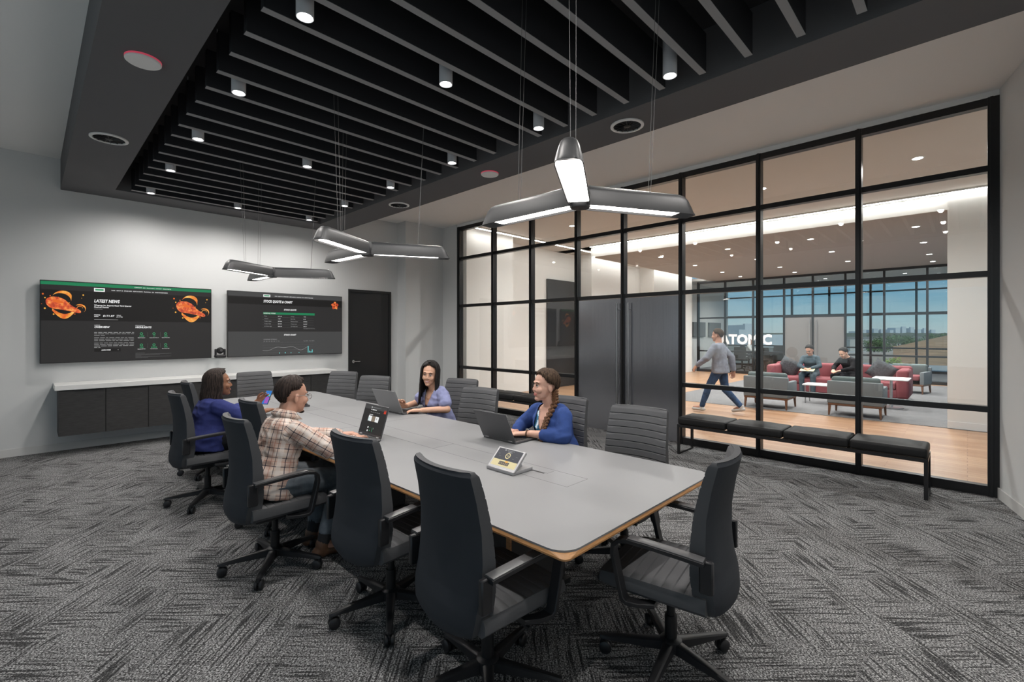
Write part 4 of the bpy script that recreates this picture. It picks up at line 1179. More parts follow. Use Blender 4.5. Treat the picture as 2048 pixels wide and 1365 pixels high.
# lobby downlights
ld = None
for i, x in enumerate((7.5, 8.9, 10.3, 11.4)):
    for j, y in enumerate((0.45, 1.55, 2.65, 3.75)):
        if ld is None:
            ld = link('recessed_downlight', None)
            MB().lathe((0, 0, 0), [(0.075, 0.0), (0.075, -0.004), (0.06, -0.006)], 20).build('trim_ring', M['white'], ld, 'auto')
            MB().cyl((0, 0), 0.055, -0.008, -0.006, 18).build('lens', M['lamp'], ld)
            light('SPOT', 'lamp_beam', ld, (0, 0, -0.012), LOBBY_W * 2.2, spot_size=math.radians(160), spot_blend=0.8, shadow_soft_size=0.05, color=(1, 0.975, 0.95))
            o = ld
        else: o = copy_tree(ld)
        o.location = (x * U, y * U, LC)
        tag(o, 'small recessed lounge ceiling downlight, %s row from the white fascia, %s from the right' % (ords[i], ords[j]), 'downlight', 'recessed downlights over the lounge')
for i, y in enumerate((0.3, 1.5, 2.7, 3.9)):
    o = copy_tree(ld); o.location = (5.2 * U, y * U, CE)
    tag(o, 'small recessed corridor ceiling downlight behind the glass, %s from the right' % ords[i], 'downlight', 'recessed downlights over the corridor')

for i, y in enumerate((1.0, 2.5, 4.0)):  # fill lamps added to brighten the far room
    o = copy_tree(ld); o.location = (13.6 * U, y * U, LC + 0.05)
    tag(o, 'added fill downlight in the far glass room, %s from the right' % ords[i], 'downlight', 'added fill downlights in the far room')
# far glazed partition with the room name, and doors
glazed_wall('window_2', 'black framed glass partition at the far side of the lobby', XP, YG + [(-0.75) * U, -1.4 * U], [0.0, 0.529 * U, 1.358 * U, 2.0 * U, LC], (3, 4), M['glass2'])
for nm, l, y0, y1, hy in (('door_4', 'grey door leaf, left of the pair across the lobby', ym + 0.003, YG[3] - 0.03, ym + 0.10), ('door_5', 'grey door leaf, right of the pair across the lobby', YG[5] + 0.03, ym - 0.003, ym - 0.10)):
    d = struct(MB().rbox((XP - 0.03, y0, 0.01), (XP + 0.03, y1, ZR[2] - 0.03), 0.003, 1).build(nm, M['greydoor']), l)
    MB().tube([(XP - 0.09, hy, 0.25), (XP - 0.09, hy, 2.03)], 0.014, 8).tube([(XP - 0.03, hy, 0.5), (XP - 0.09, hy, 0.5)], 0.009, 6).tube([(XP - 0.03, hy, 1.85), (XP - 0.09, hy, 1.85)], 0.009, 6).build('pull_handle', M['steel'], d, 'auto')
me = text_mesh('ATOMIC', 0.50, 0.0, 0.055, 0.003, 'LEFT', 1.0)
xsz = [v.co.x for v in me.vertices]; wd = max(xsz) - min(xsz); mn = min(xsz)
for v in me.vertices: v.co.x = (v.co.x - mn) / wd * (1.17 * U)
me.materials.append(M['frost'])
o = link('room_sign', me); o.rotation_euler = (PI / 2, 0, -PI / 2); o.location = (XP - 0.012, 4.42 * U, 0.72 * U)
tag(o, 'large white block letters on the far glass partition', 'sign')

# outer windows
oy = [v * U for v in (5.4, 4.5, 3.6, 2.7, 1.8, 0.9, 0.0, -0.9)]
glazed_wall('window_3', 'black framed outer windows with the city view', XW, oy, [0.0, 0.60 * U, 1.48 * U, 2.05 * U, LC + 0.05], (), M['glass2'], mw=0.07, md=0.14)

# far meeting room: screens, table, mesh chairs
for k, (xa, xb) in enumerate(((12.55, 13.35), (13.62, 14.5))):
    s = MB().rbox((xa * U, YLW + 0.47, 0.87 * U), (xb * U, YLW + 0.54, 1.28 * U), 0.004, 1).build('wall_screen', M['greyup'])
    tag(s, 'grey wall screen in the far glass room, %s one' % ('left' if k == 0 else 'right'), 'television', 'screens in the far room')
t = thing('meeting_table', 'black meeting table in the far glass room', 'table', (13.6 * U, 3.75 * U, 0))
MB().rbox((-0.95, -0.6, 0.71), (0.95, 0.6, 0.75), 0.01, 1).build('tabletop', M['mesh'], t)
for s in (-1, 1): MB().box((s * 0.7 - 0.04, -0.35, 0), (s * 0.7 + 0.04, 0.35, 0.71)).build('leg', M['mesh'], t)
mc = None
for k, (x, y, a) in enumerate(((12.75, 4.15, 0), (12.8, 3.65, 5), (13.4, 3.15, 90), (13.95, 3.1, 95), (14.35, 3.75, 180), (13.9, 4.35, 265))):
    if mc is None:
        mc = link('mesh_chair', None)
        MB().rbox((-0.24, -0.24, 0.43), (0.24, 0.24, 0.50), 0.025, 2).build('seat', M['mesh'], mc, 'auto')
        st = []
        for z, x_, hw in ((0.52, -0.22, 0.20), (0.65, -0.21, 0.23), (0.85, -0.23, 0.23), (0.98, -0.26, 0.21)):
            st.append([(x_, -hw, z), (x_ - 0.02, -hw * 0.5, z), (x_ - 0.02, hw * 0.5, z), (x_, hw, z), (x_ - 0.03, hw, z), (x_ - 0.05, hw * 0.5, z), (x_ - 0.05, -hw * 0.5, z), (x_ - 0.03, -hw, z)])
        MB().rings(st).build('backrest', M['mesh'], mc)
        for s in (-1, 1): MB().strap([(-0.18, s * 0.26, 0.66), (0.10, s * 0.26, 0.68), (0.12, s * 0.26, 0.60), (0.05, s * 0.25, 0.45)], 0.05, 0.025).build('armrest', M['mesh'], mc)
        MB().cyl((0, 0), 0.03, 0.1, 0.43, 10).build('column', M['mesh'], mc)
        for j in range(5):
            aa = 2 * PI * j / 5
            MB().tube([(0, 0, 0.11), (0.28 * math.cos(aa), 0.28 * math.sin(aa), 0.07)], 0.018, 6).sphere((0.28 * math.cos(aa), 0.28 * math.sin(aa), 0.03), 0.03, 8, 6).build('base_leg', M['mesh'], mc)
        o = mc
    else: o = copy_tree(mc)
    o.location = (x * U, y * U, 0); o.rotation_euler = (0, 0, math.radians(a))
    tag(o, 'black mesh office chair at the far glass room table, %s from the left side' % ords[k], 'chair', 'black chairs in the far room')

# ------------------------------------------------------------------ lounge seating
def lounge_chair(label, loc, rz):
    t = thing('lounge_chair', label, 'armchair', loc, rz, 'grey lounge chairs facing the red sofa')   # local: front +x, back at -x
    W2, D = 0.42, 0.70
    sh = MB().rbox((-0.36, -W2, 0.24), (-0.27, W2, 0.66), 0.02, 2)
    sh.rbox((-0.28, -W2, 0.24), (0.34, -W2 + 0.09, 0.56), 0.02, 2); sh.rbox((-0.28, W2 - 0.09, 0.24), (0.34, W2, 0.56), 0.02, 2)
    sh.build('shell', M['greyup'], t, 'auto')
    MB().rbox((-0.27, -W2 + 0.05, 0.44), (-0.12, W2 - 0.05, 0.74), 0.05, 3).build('back_cushion', M['teal'], t, 'auto')
    MB().rbox((-0.20, -W2 + 0.09, 0.34), (0.36, W2 - 0.09, 0.47), 0.04, 3).build('seat_cushion', M['red'], t, 'auto')
    MB().rbox((-0.35, -W2 + 0.01, 0.20), (0.35, W2 - 0.01, 0.245), 0.01, 1).build('underframe', M['walnut'], t)
    for sx in (-1, 1):
        for sy in (-1, 1):
            x, y = sx * 0.32, sy * (W2 - 0.04)
            MB().rings([[(x + a * 0.022, y + b * 0.022, 0.2) for a, b in ((-1, -1), (1, -1), (1, 1), (-1, 1))], [(x + sx * 0.02 + a * 0.013, y + sy * 0.01 + b * 0.013, 0.008) for a, b in ((-1, -1), (1, -1), (1, 1), (-1, 1))]]).build('leg', M['walnut'], t)
    return t
lounge_chair('grey lounge chair with its back to the glass, behind the walking person', (6.93 * U, 1.90 * U, 0), 0)
lounge_chair('grey lounge chair in front of the red sofa, right one of the two', (6.93 * U, 0.95 * U, 0), 0)
lounge_chair('slate lounge chair beyond the right end of the red sofa', (10.2 * U, 0.72 * U, 0), math.radians(170))
# red sofa: back along y, wings towards the viewer
t = thing('red_sofa', 'red upholstered sofa with high sides in the lobby lounge', 'sofa', (9.0 * U, 1.48 * U, 0))
L2 = 0.90 * U
MB().rbox((0.0, -L2, 0.10), (0.26, L2, 0.78), 0.06, 3).build('backrest', M['red'], t, 'auto')
for s in (-1, 1):
    MB().rbox((-0.85, s * (L2 - 0.11) - 0.11, 0.10), (0.10, s * (L2 - 0.11) + 0.11, 0.74), 0.06, 3).build('side_arm', M['red'], t, 'auto')
for k in range(3):
    c = 2 * (L2 - 0.22) / 3; y0 = -L2 + 0.22 + c * k
    MB().rbox((-0.80, y0 + 0.004, 0.30), (0.02, y0 + c - 0.004, 0.45), 0.04, 3).build('seat_cushion', M['red'], t, 'auto')
MB().rbox((-0.78, -L2 + 0.2, 0.10), (0.05, L2 - 0.2, 0.30), 0.02, 1).build('plinth', M['red'], t)
for x in (-0.7, 0.1):
    for y in (-L2 + 0.12, L2 - 0.12): MB().cyl((x, y), 0.018, 0.008, 0.11, 8, 0.024).build('foot', M['walnut'], t)
def pillow(label, loc, rot):
    mbp = MB(); n = 10; vs = []; fs = []
    for sgn in (1, -1):
        for a in range(n + 1):
            for b in range(n + 1):
                u = a / n * 2 - 1; v_ = b / n * 2 - 1
                pin = 1 - 0.07 * (u * u * v_ * v_ < 0.8) * (u * u + v_ * v_) * 0.5
                vs.append((sgn * 0.075 * ((1 - u ** 4) * (1 - v_ ** 4)) ** 0.6, u * 0.24 * pin, v_ * 0.24 * pin))
    for s_ in range(2):
        for a in range(n):
            for b in range(n):
                k = s_ * (n + 1) ** 2 + a * (n + 1) + b; fs.append((k, k + n + 1, k + n + 2, k + 1))
    mbp.add(vs, fs)
    o = mbp.build('throw_pillow', M['pillow'], None, True); o.location = loc; o.rotation_euler = rot
    return tag(o, label, 'pillow', 'throw pillows on the red sofa')
pillow('dark grey throw pillow at the left end of the red sofa', (8.86 * U, 2.14 * U, 0.66), (0.5, -0.25, 0))
pillow('patterned grey throw pillow at the right end of the red sofa', (8.86 * U, 0.92 * U, 0.66), (0.6, -0.25, 0))
t = thing('coffee_table', 'low white coffee table between the lounge chairs and the sofa', 'table', (7.75 * U, 1.45 * U, 0))
MB().rbox((-0.25, -0.35, 0.40), (0.25, 0.35, 0.43), 0.008, 1).build('tabletop', M['white'], t)
for x in (-0.2, 0.2):
    for y in (-0.3, 0.3): MB().cyl((x, y), 0.012, 0.008, 0.40, 8).build('leg', M['steel'], t)
t = thing('side_table', 'white side table by the right arm of the red sofa', 'table', (7.9 * U, 0.72 * U, 0))
MB().rbox((-0.35, -0.3, 0.60), (0.35, 0.3, 0.625), 0.006, 1).build('tabletop', M['white'], t)
MB().cyl((0, 0), 0.025, 0.03, 0.6, 12).build('stem', M['steel'], t)
MB().cyl((0, 0), 0.2, 0.008, 0.03, 20).build('foot_plate', M['steel'], t)

# ------------------------------------------------------------------ outside
GZ = -4.5
g = MB().box((XW + 1.0, -1500, GZ - 1), (3200, 2500, GZ)).build('ground_outside', M['ground']); struct(g, 'ground outside the far windows')
def pxy(px, d):           # plan point at image column px and depth d (in U)
    r_ = (px - 1024) / 938.0
    return (d * (0.7173 + 0.6967 * r_) * U, d * (0.6966 - 0.7174 * r_) * U)
def pz(py, d): return U + (665 - py) / 938.0 * d * U
# tan building with a sloping roof
t = thing('tan_building', 'tan sided building with a sloping roof line outside the right windows', 'building')
ax, ay = pxy(1786, 26); bx, by = pxy(1930, 24)
dv = Vector((bx - ax, by - ay, 0)); nv = Vector((dv.y, -dv.x, 0)).normalized()
if nv.x < 0: nv = -nv
za, zb = pz(694, 26), pz(664, 24)
nb = 14
for k in range(nb):     # siding boards stacked up the gable wall
    f0 = k / nb
    z0 = GZ + (za - GZ) * f0; z1 = GZ + (za - GZ) * (k + 1) / nb; w0 = GZ + (zb - GZ) * f0; w1 = GZ + (zb - GZ) * (k + 1) / nb
    P0 = Vector((ax, ay, 0)); P1 = P0 + dv; o_ = nv * (0.02 if k % 2 else 0.0)
    vs = [P0 + o_ + Vector((0, 0, z0)), P1 + o_ + Vector((0, 0, w0)), P1 + o_ + Vector((0, 0, w1)), P0 + o_ + Vector((0, 0, z1))]
    vs += [v + nv * 9 for v in vs]
    MB().add(vs, [(0, 1, 2, 3), (7, 6, 5, 4), (0, 4, 5, 1), (1, 5, 6, 2), (2, 6, 7, 3), (3, 7, 4, 0)]).build('siding_board', M['tan'], t)
def slab(name, label, pa, pb, d, ytop, depth, m, cat='building', zb_=GZ):
    x0, y0 = pxy(pa, d); x1, y1 = pxy(pb, d)
    dv_ = Vector((x1 - x0, y1 - y0, 0)); n_ = Vector((-dv_.y, dv_.x, 0)).normalized() * depth
    if n_.x < 0: n_ = -n_
    o = MB().prism([(x0, y0), (x1, y1), (x1 + n_.x, y1 + n_.y), (x0 + n_.x, y0 + n_.y)], zb_, pz(ytop, d)).build('wall_mass', m)
    h = thing(name, label, cat); o.parent = h
    # roof parapet
    zt = pz(ytop, d); p_ = MB().prism([(x0 - 0.05, y0), (x1 + 0.05, y1), (x1 + n_.x * 0.1, y1 + n_.y * 0.1), (x0 + n_.x * 0.1, y0 + n_.y * 0.1)], zt, zt + 0.004 * d)
    p_.build('parapet', m, h)
    return h
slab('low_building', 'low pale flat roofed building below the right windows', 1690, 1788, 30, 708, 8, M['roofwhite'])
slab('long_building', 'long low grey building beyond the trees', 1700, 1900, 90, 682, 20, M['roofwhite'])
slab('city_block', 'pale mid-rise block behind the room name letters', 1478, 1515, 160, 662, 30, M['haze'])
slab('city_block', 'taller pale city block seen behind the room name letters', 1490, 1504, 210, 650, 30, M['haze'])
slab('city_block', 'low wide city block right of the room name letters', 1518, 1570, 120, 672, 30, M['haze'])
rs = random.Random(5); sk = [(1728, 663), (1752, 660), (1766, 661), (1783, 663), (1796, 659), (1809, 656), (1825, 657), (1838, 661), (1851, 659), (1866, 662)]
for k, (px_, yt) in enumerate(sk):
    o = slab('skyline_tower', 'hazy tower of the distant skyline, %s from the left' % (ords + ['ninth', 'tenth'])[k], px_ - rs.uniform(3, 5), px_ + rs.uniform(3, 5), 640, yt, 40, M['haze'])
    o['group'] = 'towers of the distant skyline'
# wooded horizon
x0, y0 = pxy(1380, 420); x1, y1 = pxy(1990, 420)
nseg = 90; vs = []; fs = []
for k in range(nseg + 1):
    f_ = k / nseg; h_ = pz(666.5, 420) + 1.6 * noise.noise(Vector((k * 0.35, 3, 0)))
    for dx_, z_ in ((0, GZ), (0, h_), (60, h_), (60, GZ)): vs.append((x0 + (x1 - x0) * f_ + dx_, y0 + (y1 - y0) * f_, z_))
for k in range(nseg):
    for j in range(4): fs.append((k * 4 + j, k * 4 + (j + 1) % 4, k * 4 + 4 + (j + 1) % 4, k * 4 + 4 + j))
o = MB().add(vs, fs).build('tree_belt', M['hazewood']); o['kind'] = 'stuff'; tag(o, 'dark wooded belt along the horizon', 'trees')
def tree(name, label, px_, d, ytop, ybot, rx, m, seed, nleaf=900, cat='tree'):
    x, y = pxy(px_, d); zt = pz(ytop, d); zb_ = pz(ybot, d)
    t = thing(name, label, cat, (x, y, GZ if cat == 'tree' else zb_))
    base = t.location.z
    rg_ = random.Random(seed)
    c = Vector((0, 0, (zt + zb_) / 2 - base)); rz_ = (zt - zb_) / 2
    tr = MB().tube([(0, 0, 0), (0.05, 0, c.z)], [0.16 * rx / 2 + 0.02, 0.06 * rx / 2 + 0.01], 8)
    for k in range(5):
        a = k * 1.3; tr.tube([(0, 0, c.z * 0.8), (rx * 0.5 * math.cos(a), rx * 0.5 * math.sin(a), c.z + rz_ * 0.3)], [0.05 * rx / 2, 0.015 * rx], 6)
    tr.build('trunk', M['bark'], t)
    lf = MB(); lobes = [(Vector((rg_.uniform(-.7, .7) * rx, rg_.uniform(-.7, .7) * rx, c.z + rg_.uniform(-.5, .5) * rz_)), rg_.uniform(0.3, 0.55)) for _ in range(9)]
    sz = rx * 0.075
    for k in range(nleaf):
        lc_, s_ = rg_.choice(lobes)
        v_ = Vector((rg_.gauss(0, 1), rg_.gauss(0, 1), rg_.gauss(0, 1))).normalized() * (rg_.random() ** 0.35)
        p_ = lc_ + Vector((v_.x * rx * s_, v_.y * rx * s_, v_.z * rz_ * s_ * 1.2))
        if p_.z < 0.02: continue
        a_ = Vector((rg_.uniform(-1, 1), rg_.uniform(-1, 1), rg_.uniform(-1, 1))).normalized(); b_ = a_.cross(v_ + Vector((0.01, 0, 0.02))).normalized()
        lf.add([p_ - a_ * sz, p_ + b_ * sz * 0.5, p_ + a_ * sz, p_ - b_ * sz * 0.5], [(0, 1, 2, 3)])
    o = lf.build('foliage', m, t, fix=False); o['kind'] = 'stuff'
    return t
for k, (px_, d, yt, yb, rx) in enumerate(((1748, 44, 678, 706, 2.0), (1772, 50, 670, 704, 2.2), (1797, 44, 669, 706, 2.0), (1822, 58, 672, 700, 2.6), (1880, 66, 666, 690, 2.8))):
    tree('tree', 'leafy green tree outside, %s from the left of the right windows' % ords[k], px_, d, yt, yb, rx, M['leaf'], 20 + k)
tree('shrub', 'bright yellow-green shrub outside the right windows', 1772, 17.5, 712, 740, 0.75, M['leafy'], 40, 500, 'shrub')
tree('shrub', 'bright green shrub outside behind the far meeting chairs', 1560, 19, 700, 745, 0.7, M['leafy'], 41, 500, 'shrub')
x0, y0 = XW + 0.4, -0.4 * U
struct(MB().box((XW + 0.12, -1.5 * U, -0.15), (XW + 8, 5 * U, -0.1)).build('terrace_floor', M['roofwhite']))

# ------------------------------------------------------------------ people
def skin_mat(name, c):
    m, t, b = principled(name)
    b.inputs['Base Color'].default_value = c + (1,)
    b.inputs['Roughness'].default_value = 0.5
    b.inputs['Subsurface Weight'].default_value = 0.08
    b.inputs['Subsurface Radius'].default_value = (0.02, 0.008, 0.004)
    return m
def hair_mat(name, c, c2):
    m, t, b = principled(name)
    b.inputs['Roughness'].default_value = 0.62; b.inputs['Specular IOR Level'].default_value = 0.18
    tcn = N(t, 'ShaderNodeTexCoord'); n = N(t, 'ShaderNodeTexNoise'); mpn = N(t, 'ShaderNodeMapping')
    mpn.inputs['Scale'].default_value = (120, 120, 14); n.inputs['Scale'].default_value = 1.0; n.inputs['Detail'].default_value = 3
    r = N(t, 'ShaderNodeValToRGB'); r.color_ramp.elements[0].position = 0.35; r.color_ramp.elements[1].position = 0.7
    r.color_ramp.elements[0].color = c + (1,); r.color_ramp.elements[1].color = c2 + (1,)
    t.links.new(tcn.outputs['Object'], mpn.inputs[0]); t.links.new(mpn.outputs[0], n.inputs['Vector']); t.links.new(n.outputs['Fac'], r.inputs[0]); t.links.new(r.outputs[0], b.inputs['Base Color'])
    return m
def cloth_mat(name, c, var=0.15):
    return mat(name, c, 0.85, var=var, vscale=14, bump=0.5, bscale=26, spec=0.2)
def plaid_mat():
    m, t, b = principled('plaid_shirt')
    b.inputs['Roughness'].default_value = 0.85; b.inputs['Specular IOR Level'].default_value = 0.15
    at = N(t, 'ShaderNodeAttribute'); at.attribute_name = 'weave'
    s = N(t, 'ShaderNodeSeparateXYZ'); t.links.new(at.outputs['Vector'], s.inputs[0])
    col = None
    base = N(t, 'ShaderNodeRGB'); base.outputs[0].default_value = (0.62, 0.49, 0.41, 1)
    cur = base.outputs[0]
    def band(src, period, off, width, colr, amt):
        nonlocal cur
        f = mathn(t, 'FRACT', mathn(t, 'ADD', mathn(t, 'DIVIDE', src, period), off))
        g = mathn(t, 'LESS_THAN', f, width)
        mx = N(t, 'ShaderNodeMix', data_type='RGBA'); t.links.new(mathn(t, 'MULTIPLY', g, amt), mx.inputs['Factor'])
        t.links.new(cur, mx.inputs['A']); mx.inputs['B'].default_value = colr + (1,)
        cur = mx.outputs['Result']
    for src in (s.outputs['X'], s.outputs['Y']):
        band(src, 0.115, 0.0, 0.30, (0.42, 0.26, 0.22), 0.35)
        band(src, 0.115, 0.5, 0.22, (0.70, 0.64, 0.60), 0.6)
        band(src, 0.115, 0.10, 0.055, (0.035, 0.03, 0.05), 0.85)
        band(src, 0.115, 0.62, 0.04, (0.05, 0.04, 0.06), 0.75)
        band(src, 0.115, 0.82, 0.03, (0.35, 0.12, 0.07), 0.7)
    t.links.new(cur, b.inputs['Base Color'])
    tcn = N(t, 'ShaderNodeTexCoord'); n = N(t, 'ShaderNodeTexNoise'); n.inputs['Scale'].default_value = 22
    t.links.new(tcn.outputs['Object'], n.inputs['Vector'])
    bp = N(t, 'ShaderNodeBump'); bp.inputs['Strength'].default_value = 0.5; bp.inputs['Distance'].default_value = 0.006
    t.links.new(n.outputs['Fac'], bp.inputs['Height']); t.links.new(bp.outputs[0], b.inputs['Normal'])
    return m
def floral_mat():
    m, t, b = principled('floral_top')
    b.inputs['Roughness'].default_value = 0.8
    tcn = N(t, 'ShaderNodeTexCoord'); v = N(t, 'ShaderNodeTexVoronoi'); v.inputs['Scale'].default_value = 24
    n = N(t, 'ShaderNodeTexNoise'); n.inputs['Scale'].default_value = 16; n.inputs['Detail'].default_value = 2
    t.links.new(tcn.outputs['Object'], n.inputs['Vector']); t.links.new(tcn.outputs['Object'], v.inputs['Vector'])
    r = N(t, 'ShaderNodeValToRGB'); r.color_ramp.interpolation = 'CONSTANT'
    el = r.color_ramp.elements
    el[0].position = 0.0; el[0].color = (0.01, 0.06, 0.13, 1)
    el[1].position = 0.58; el[1].color = (0.62, 0.75, 0.85, 1)
    for p, c in ((0.46, (0.03, 0.28, 0.50, 1)), (0.53, (0.01, 0.06, 0.13, 1))):
        q_ = el.new(p); q_.color = c
    t.links.new(n.outputs['Fac'], r.inputs[0]); t.links.new(r.outputs[0], b.inputs['Base Color'])
    return m

def remesh(mbd, vox, smooth_it=4, name='m'):
    me = mbd.mesh(name)
    o = bpy.data.objects.new('tmp', me); COL.objects.link(o)
    r = o.modifiers.new('r', 'REMESH'); r.mode = 'VOXEL'; r.voxel_size = vox; r.use_smooth_shade = True
    if smooth_it:
        s = o.modifiers.new('s', 'SMOOTH'); s.iterations = smooth_it; s.factor = 0.5
    dg = bpy.context.evaluated_depsgraph_get()
    out = bpy.data.meshes.new_from_object(o.evaluated_get(dg))
    bpy.data.objects.remove(o); bpy.data.meshes.remove(me)
    out.name = name
    return out
def cut_faces(me, pred):
    bm = bmesh.new(); bm.from_mesh(me)
    dl_ = [f for f in bm.faces if pred(f.calc_center_median())]
    bmesh.ops.delete(bm, geom=dl_, context='FACES'); bm.to_mesh(me); bm.free()
def wrinkle(me, amp, sc):
    vs = np.empty(len(me.vertices) * 3, 'f'); me.vertices.foreach_get('co', vs); vs = vs.reshape(-1, 3)
    nr = np.empty(len(me.vertices) * 3, 'f'); me.vertices.foreach_get('normal', nr); nr = nr.reshape(-1, 3)
    d = np.array([noise.noise(Vector((float(v[0]) * sc, float(v[1]) * sc, float(v[2]) * sc * 1.6))) for v in vs], 'f')
    d = (1 - np.abs(d) * 2.2) * amp
    vs += nr * d[:, None]
    me.vertices.foreach_set('co', vs.ravel()); me.update()
def weave_attr(me, bones):
    vs = np.empty(len(me.vertices) * 3, 'f'); me.vertices.foreach_get('co', vs); vs = vs.reshape(-1, 3).astype('d')
    best = np.full(len(vs), 1e9); U_ = np.zeros(len(vs)); V_ = np.zeros(len(vs))
    for p0, p1, ref, bias in bones:
        p0 = np.array(p0); p1 = np.array(p1); ax = p1 - p0; L = np.linalg.norm(ax); ax = ax / L
        ref = np.array(ref); a = ref - ax * ref.dot(ax); a /= np.linalg.norm(a); b = np.cross(ax, a)
        rel = vs - p0; t = np.clip(rel @ ax, 0, L); d = rel - t[:, None] * ax
        dist = np.linalg.norm(d, axis=1) - bias
        ang = np.arctan2(d @ b, d @ a)
        k = dist < best
        best[k] = dist[k]; U_[k] = (rel @ ax)[k]; V_[k] = (ang * (bias + 0.015))[k]
    at = me.attributes.new('weave', 'FLOAT_VECTOR', 'POINT')
    at.data.foreach_set('vector', np.stack([U_, V_, U_ * 0], 1).astype('f').ravel())

def torso_rings(hip, neck, secs, lean_ax=None):
    hip = Vector(hip); neck = Vector(neck)
    ax = (neck - hip); L = ax.length; ax.normalize()
    side = Vector((0, 1, 0)); fwd = side.cross(ax).normalized()
    rings = []
    for t, hw, hd, fo in secs:
        c = hip + ax * (t * L) + fwd * fo
        ring = []
        for k in range(20):
            a = 2 * PI * k / 20
            ca, sa = math.cos(a), math.sin(a)
            ex = 0.8
            ring.append(c + side * (hw * math.copysign(abs(ca) ** ex, ca)) + fwd * (hd * math.copysign(abs(sa) ** ex, sa)))
        rings.append(ring)
    return rings
def hand(mb_, wrist, direction, normal, side, curl=0.5, spread=0.12, scale=1.0):
    # palm then five fingers; 'normal' points out of the back of the hand, side=+1 puts the thumb on cross(direction, normal)
    w_ = Vector(wrist); d_ = Vector(direction).normalized(); n_ = Vector(normal); n_ = (n_ - d_ * n_.dot(d_)).normalized(); s_ = d_.cross(n_) * side
    S = scale
    for k in (-1, 0, 1):
        mb_.caps(w_ + s_ * (0.018 * k * S), w_ + d_ * (0.078 * S) + s_ * (0.026 * k * S), 0.017 * S, 0.015 * S, 10)
    lens = [0.070, 0.078, 0.073, 0.058]
    for i, L in enumerate(lens):
        off = (1.5 - i) * 0.0215
        base = w_ + d_ * ((0.088 - 0.004 * abs(i - 1)) * S) + s_ * (off * S)
        dd = (d_ + s_ * ((1.5 - i) * spread * 0.5)).normalized()
        p = base; c = curl * 0.35
        r0 = 0.0092 * S
        for seg, f_ in enumerate((0.45, 0.30, 0.25)):
            v_ = (dd * math.cos(c) - n_ * math.sin(c))
            q_ = p + v_ * (L * f_ * S)
            mb_.caps(p, q_, r0, r0 * 0.93, 8); p = q_; r0 *= 0.93; c += curl * 0.75
    th0 = w_ + d_ * (0.025 * S) + s_ * (0.022 * S)
    th1 = th0 + (d_ * 0.6 + s_ * 0.7 - n_ * 0.3).normalized() * (0.042 * S)
    th2 = th1 + (d_ * 0.9 + s_ * 0.25 - n_ * 0.35).normalized() * (0.032 * S)
    th3 = th2 + (d_ * 1.0 - s_ * 0.05 - n_ * 0.4).normalized() * (0.024 * S)
    mb_.caps(th0, th1, 0.014 * S, 0.0115 * S, 8); mb_.caps(th1, th2, 0.0112 * S, 0.010 * S, 8); mb_.caps(th2, th3, 0.010 * S, 0.0085 * S, 8)

def head_parts(mb_, Mh, female):
    T = lambda p: Mh @ Vector(p)
    R3 = Mh.to_3x3()
    def E(c, r): mb_.sphere(T(c), r, 16, 12, R3)
    E((-0.012, 0, 0.035), (0.098, 0.076, 0.090))
    E((0.020, 0, -0.020), (0.070, 0.064, 0.085))
    E((0.035, 0, -0.060), (0.052, 0.050 if female else 0.055, 0.052))
    E((0.062, 0, -0.097), (0.024, 0.026, 0.019))
    E((0.066, 0.034, -0.028), (0.024, 0.026, 0.028)); E((0.066, -0.034, -0.028), (0.024, 0.026, 0.028))
    E((0.070, 0, 0.030), (0.022, 0.052, 0.014))
    mb_.caps(T((0.084, 0, 0.012)), T((0.098 if female else 0.104, 0, -0.026)), 0.008, 0.0105 if female else 0.0125, 8)
    E((0.090, 0.010, -0.031), (0.010, 0.008, 0.008)); E((0.090, -0.010, -0.031), (0.010, 0.008, 0.008))
    for s_ in (-1, 1):
        mb_.sphere(T((-0.008, s_ * 0.078, -0.012)), (0.018, 0.008, 0.031), 10, 8, R3 @ Matrix.Rotation(-0.25 * s_, 3, 'Z') @ Matrix.Rotation(0.15, 3, 'Y'))
def lock_path(az, top, el_end, rad, cen, hang_z, drift=(0, 0), npt=7, hang_n=6):
    # follow the skull from the parting down a meridian, then hang
    pts = []
    for i in range(npt):
        f_ = i / (npt - 1); el = math.radians(86 + (el_end - 86) * f_)
        p = Vector((rad[0] * math.cos(el) * math.cos(az), rad[1] * math.cos(el) * math.sin(az), rad[2] * math.sin(el))) + Vector(cen)
        if i == 0: p = Vector(top)
        pts.append(p)
    if hang_z is not None:
        l = pts[-1].copy()
        for i in range(1, hang_n + 1):
            f_ = i / hang_n
            pts.append(Vector((l.x + drift[0] * f_, l.y + drift[1] * f_, l.z + (hang_z - l.z) * f_)))
    return pts

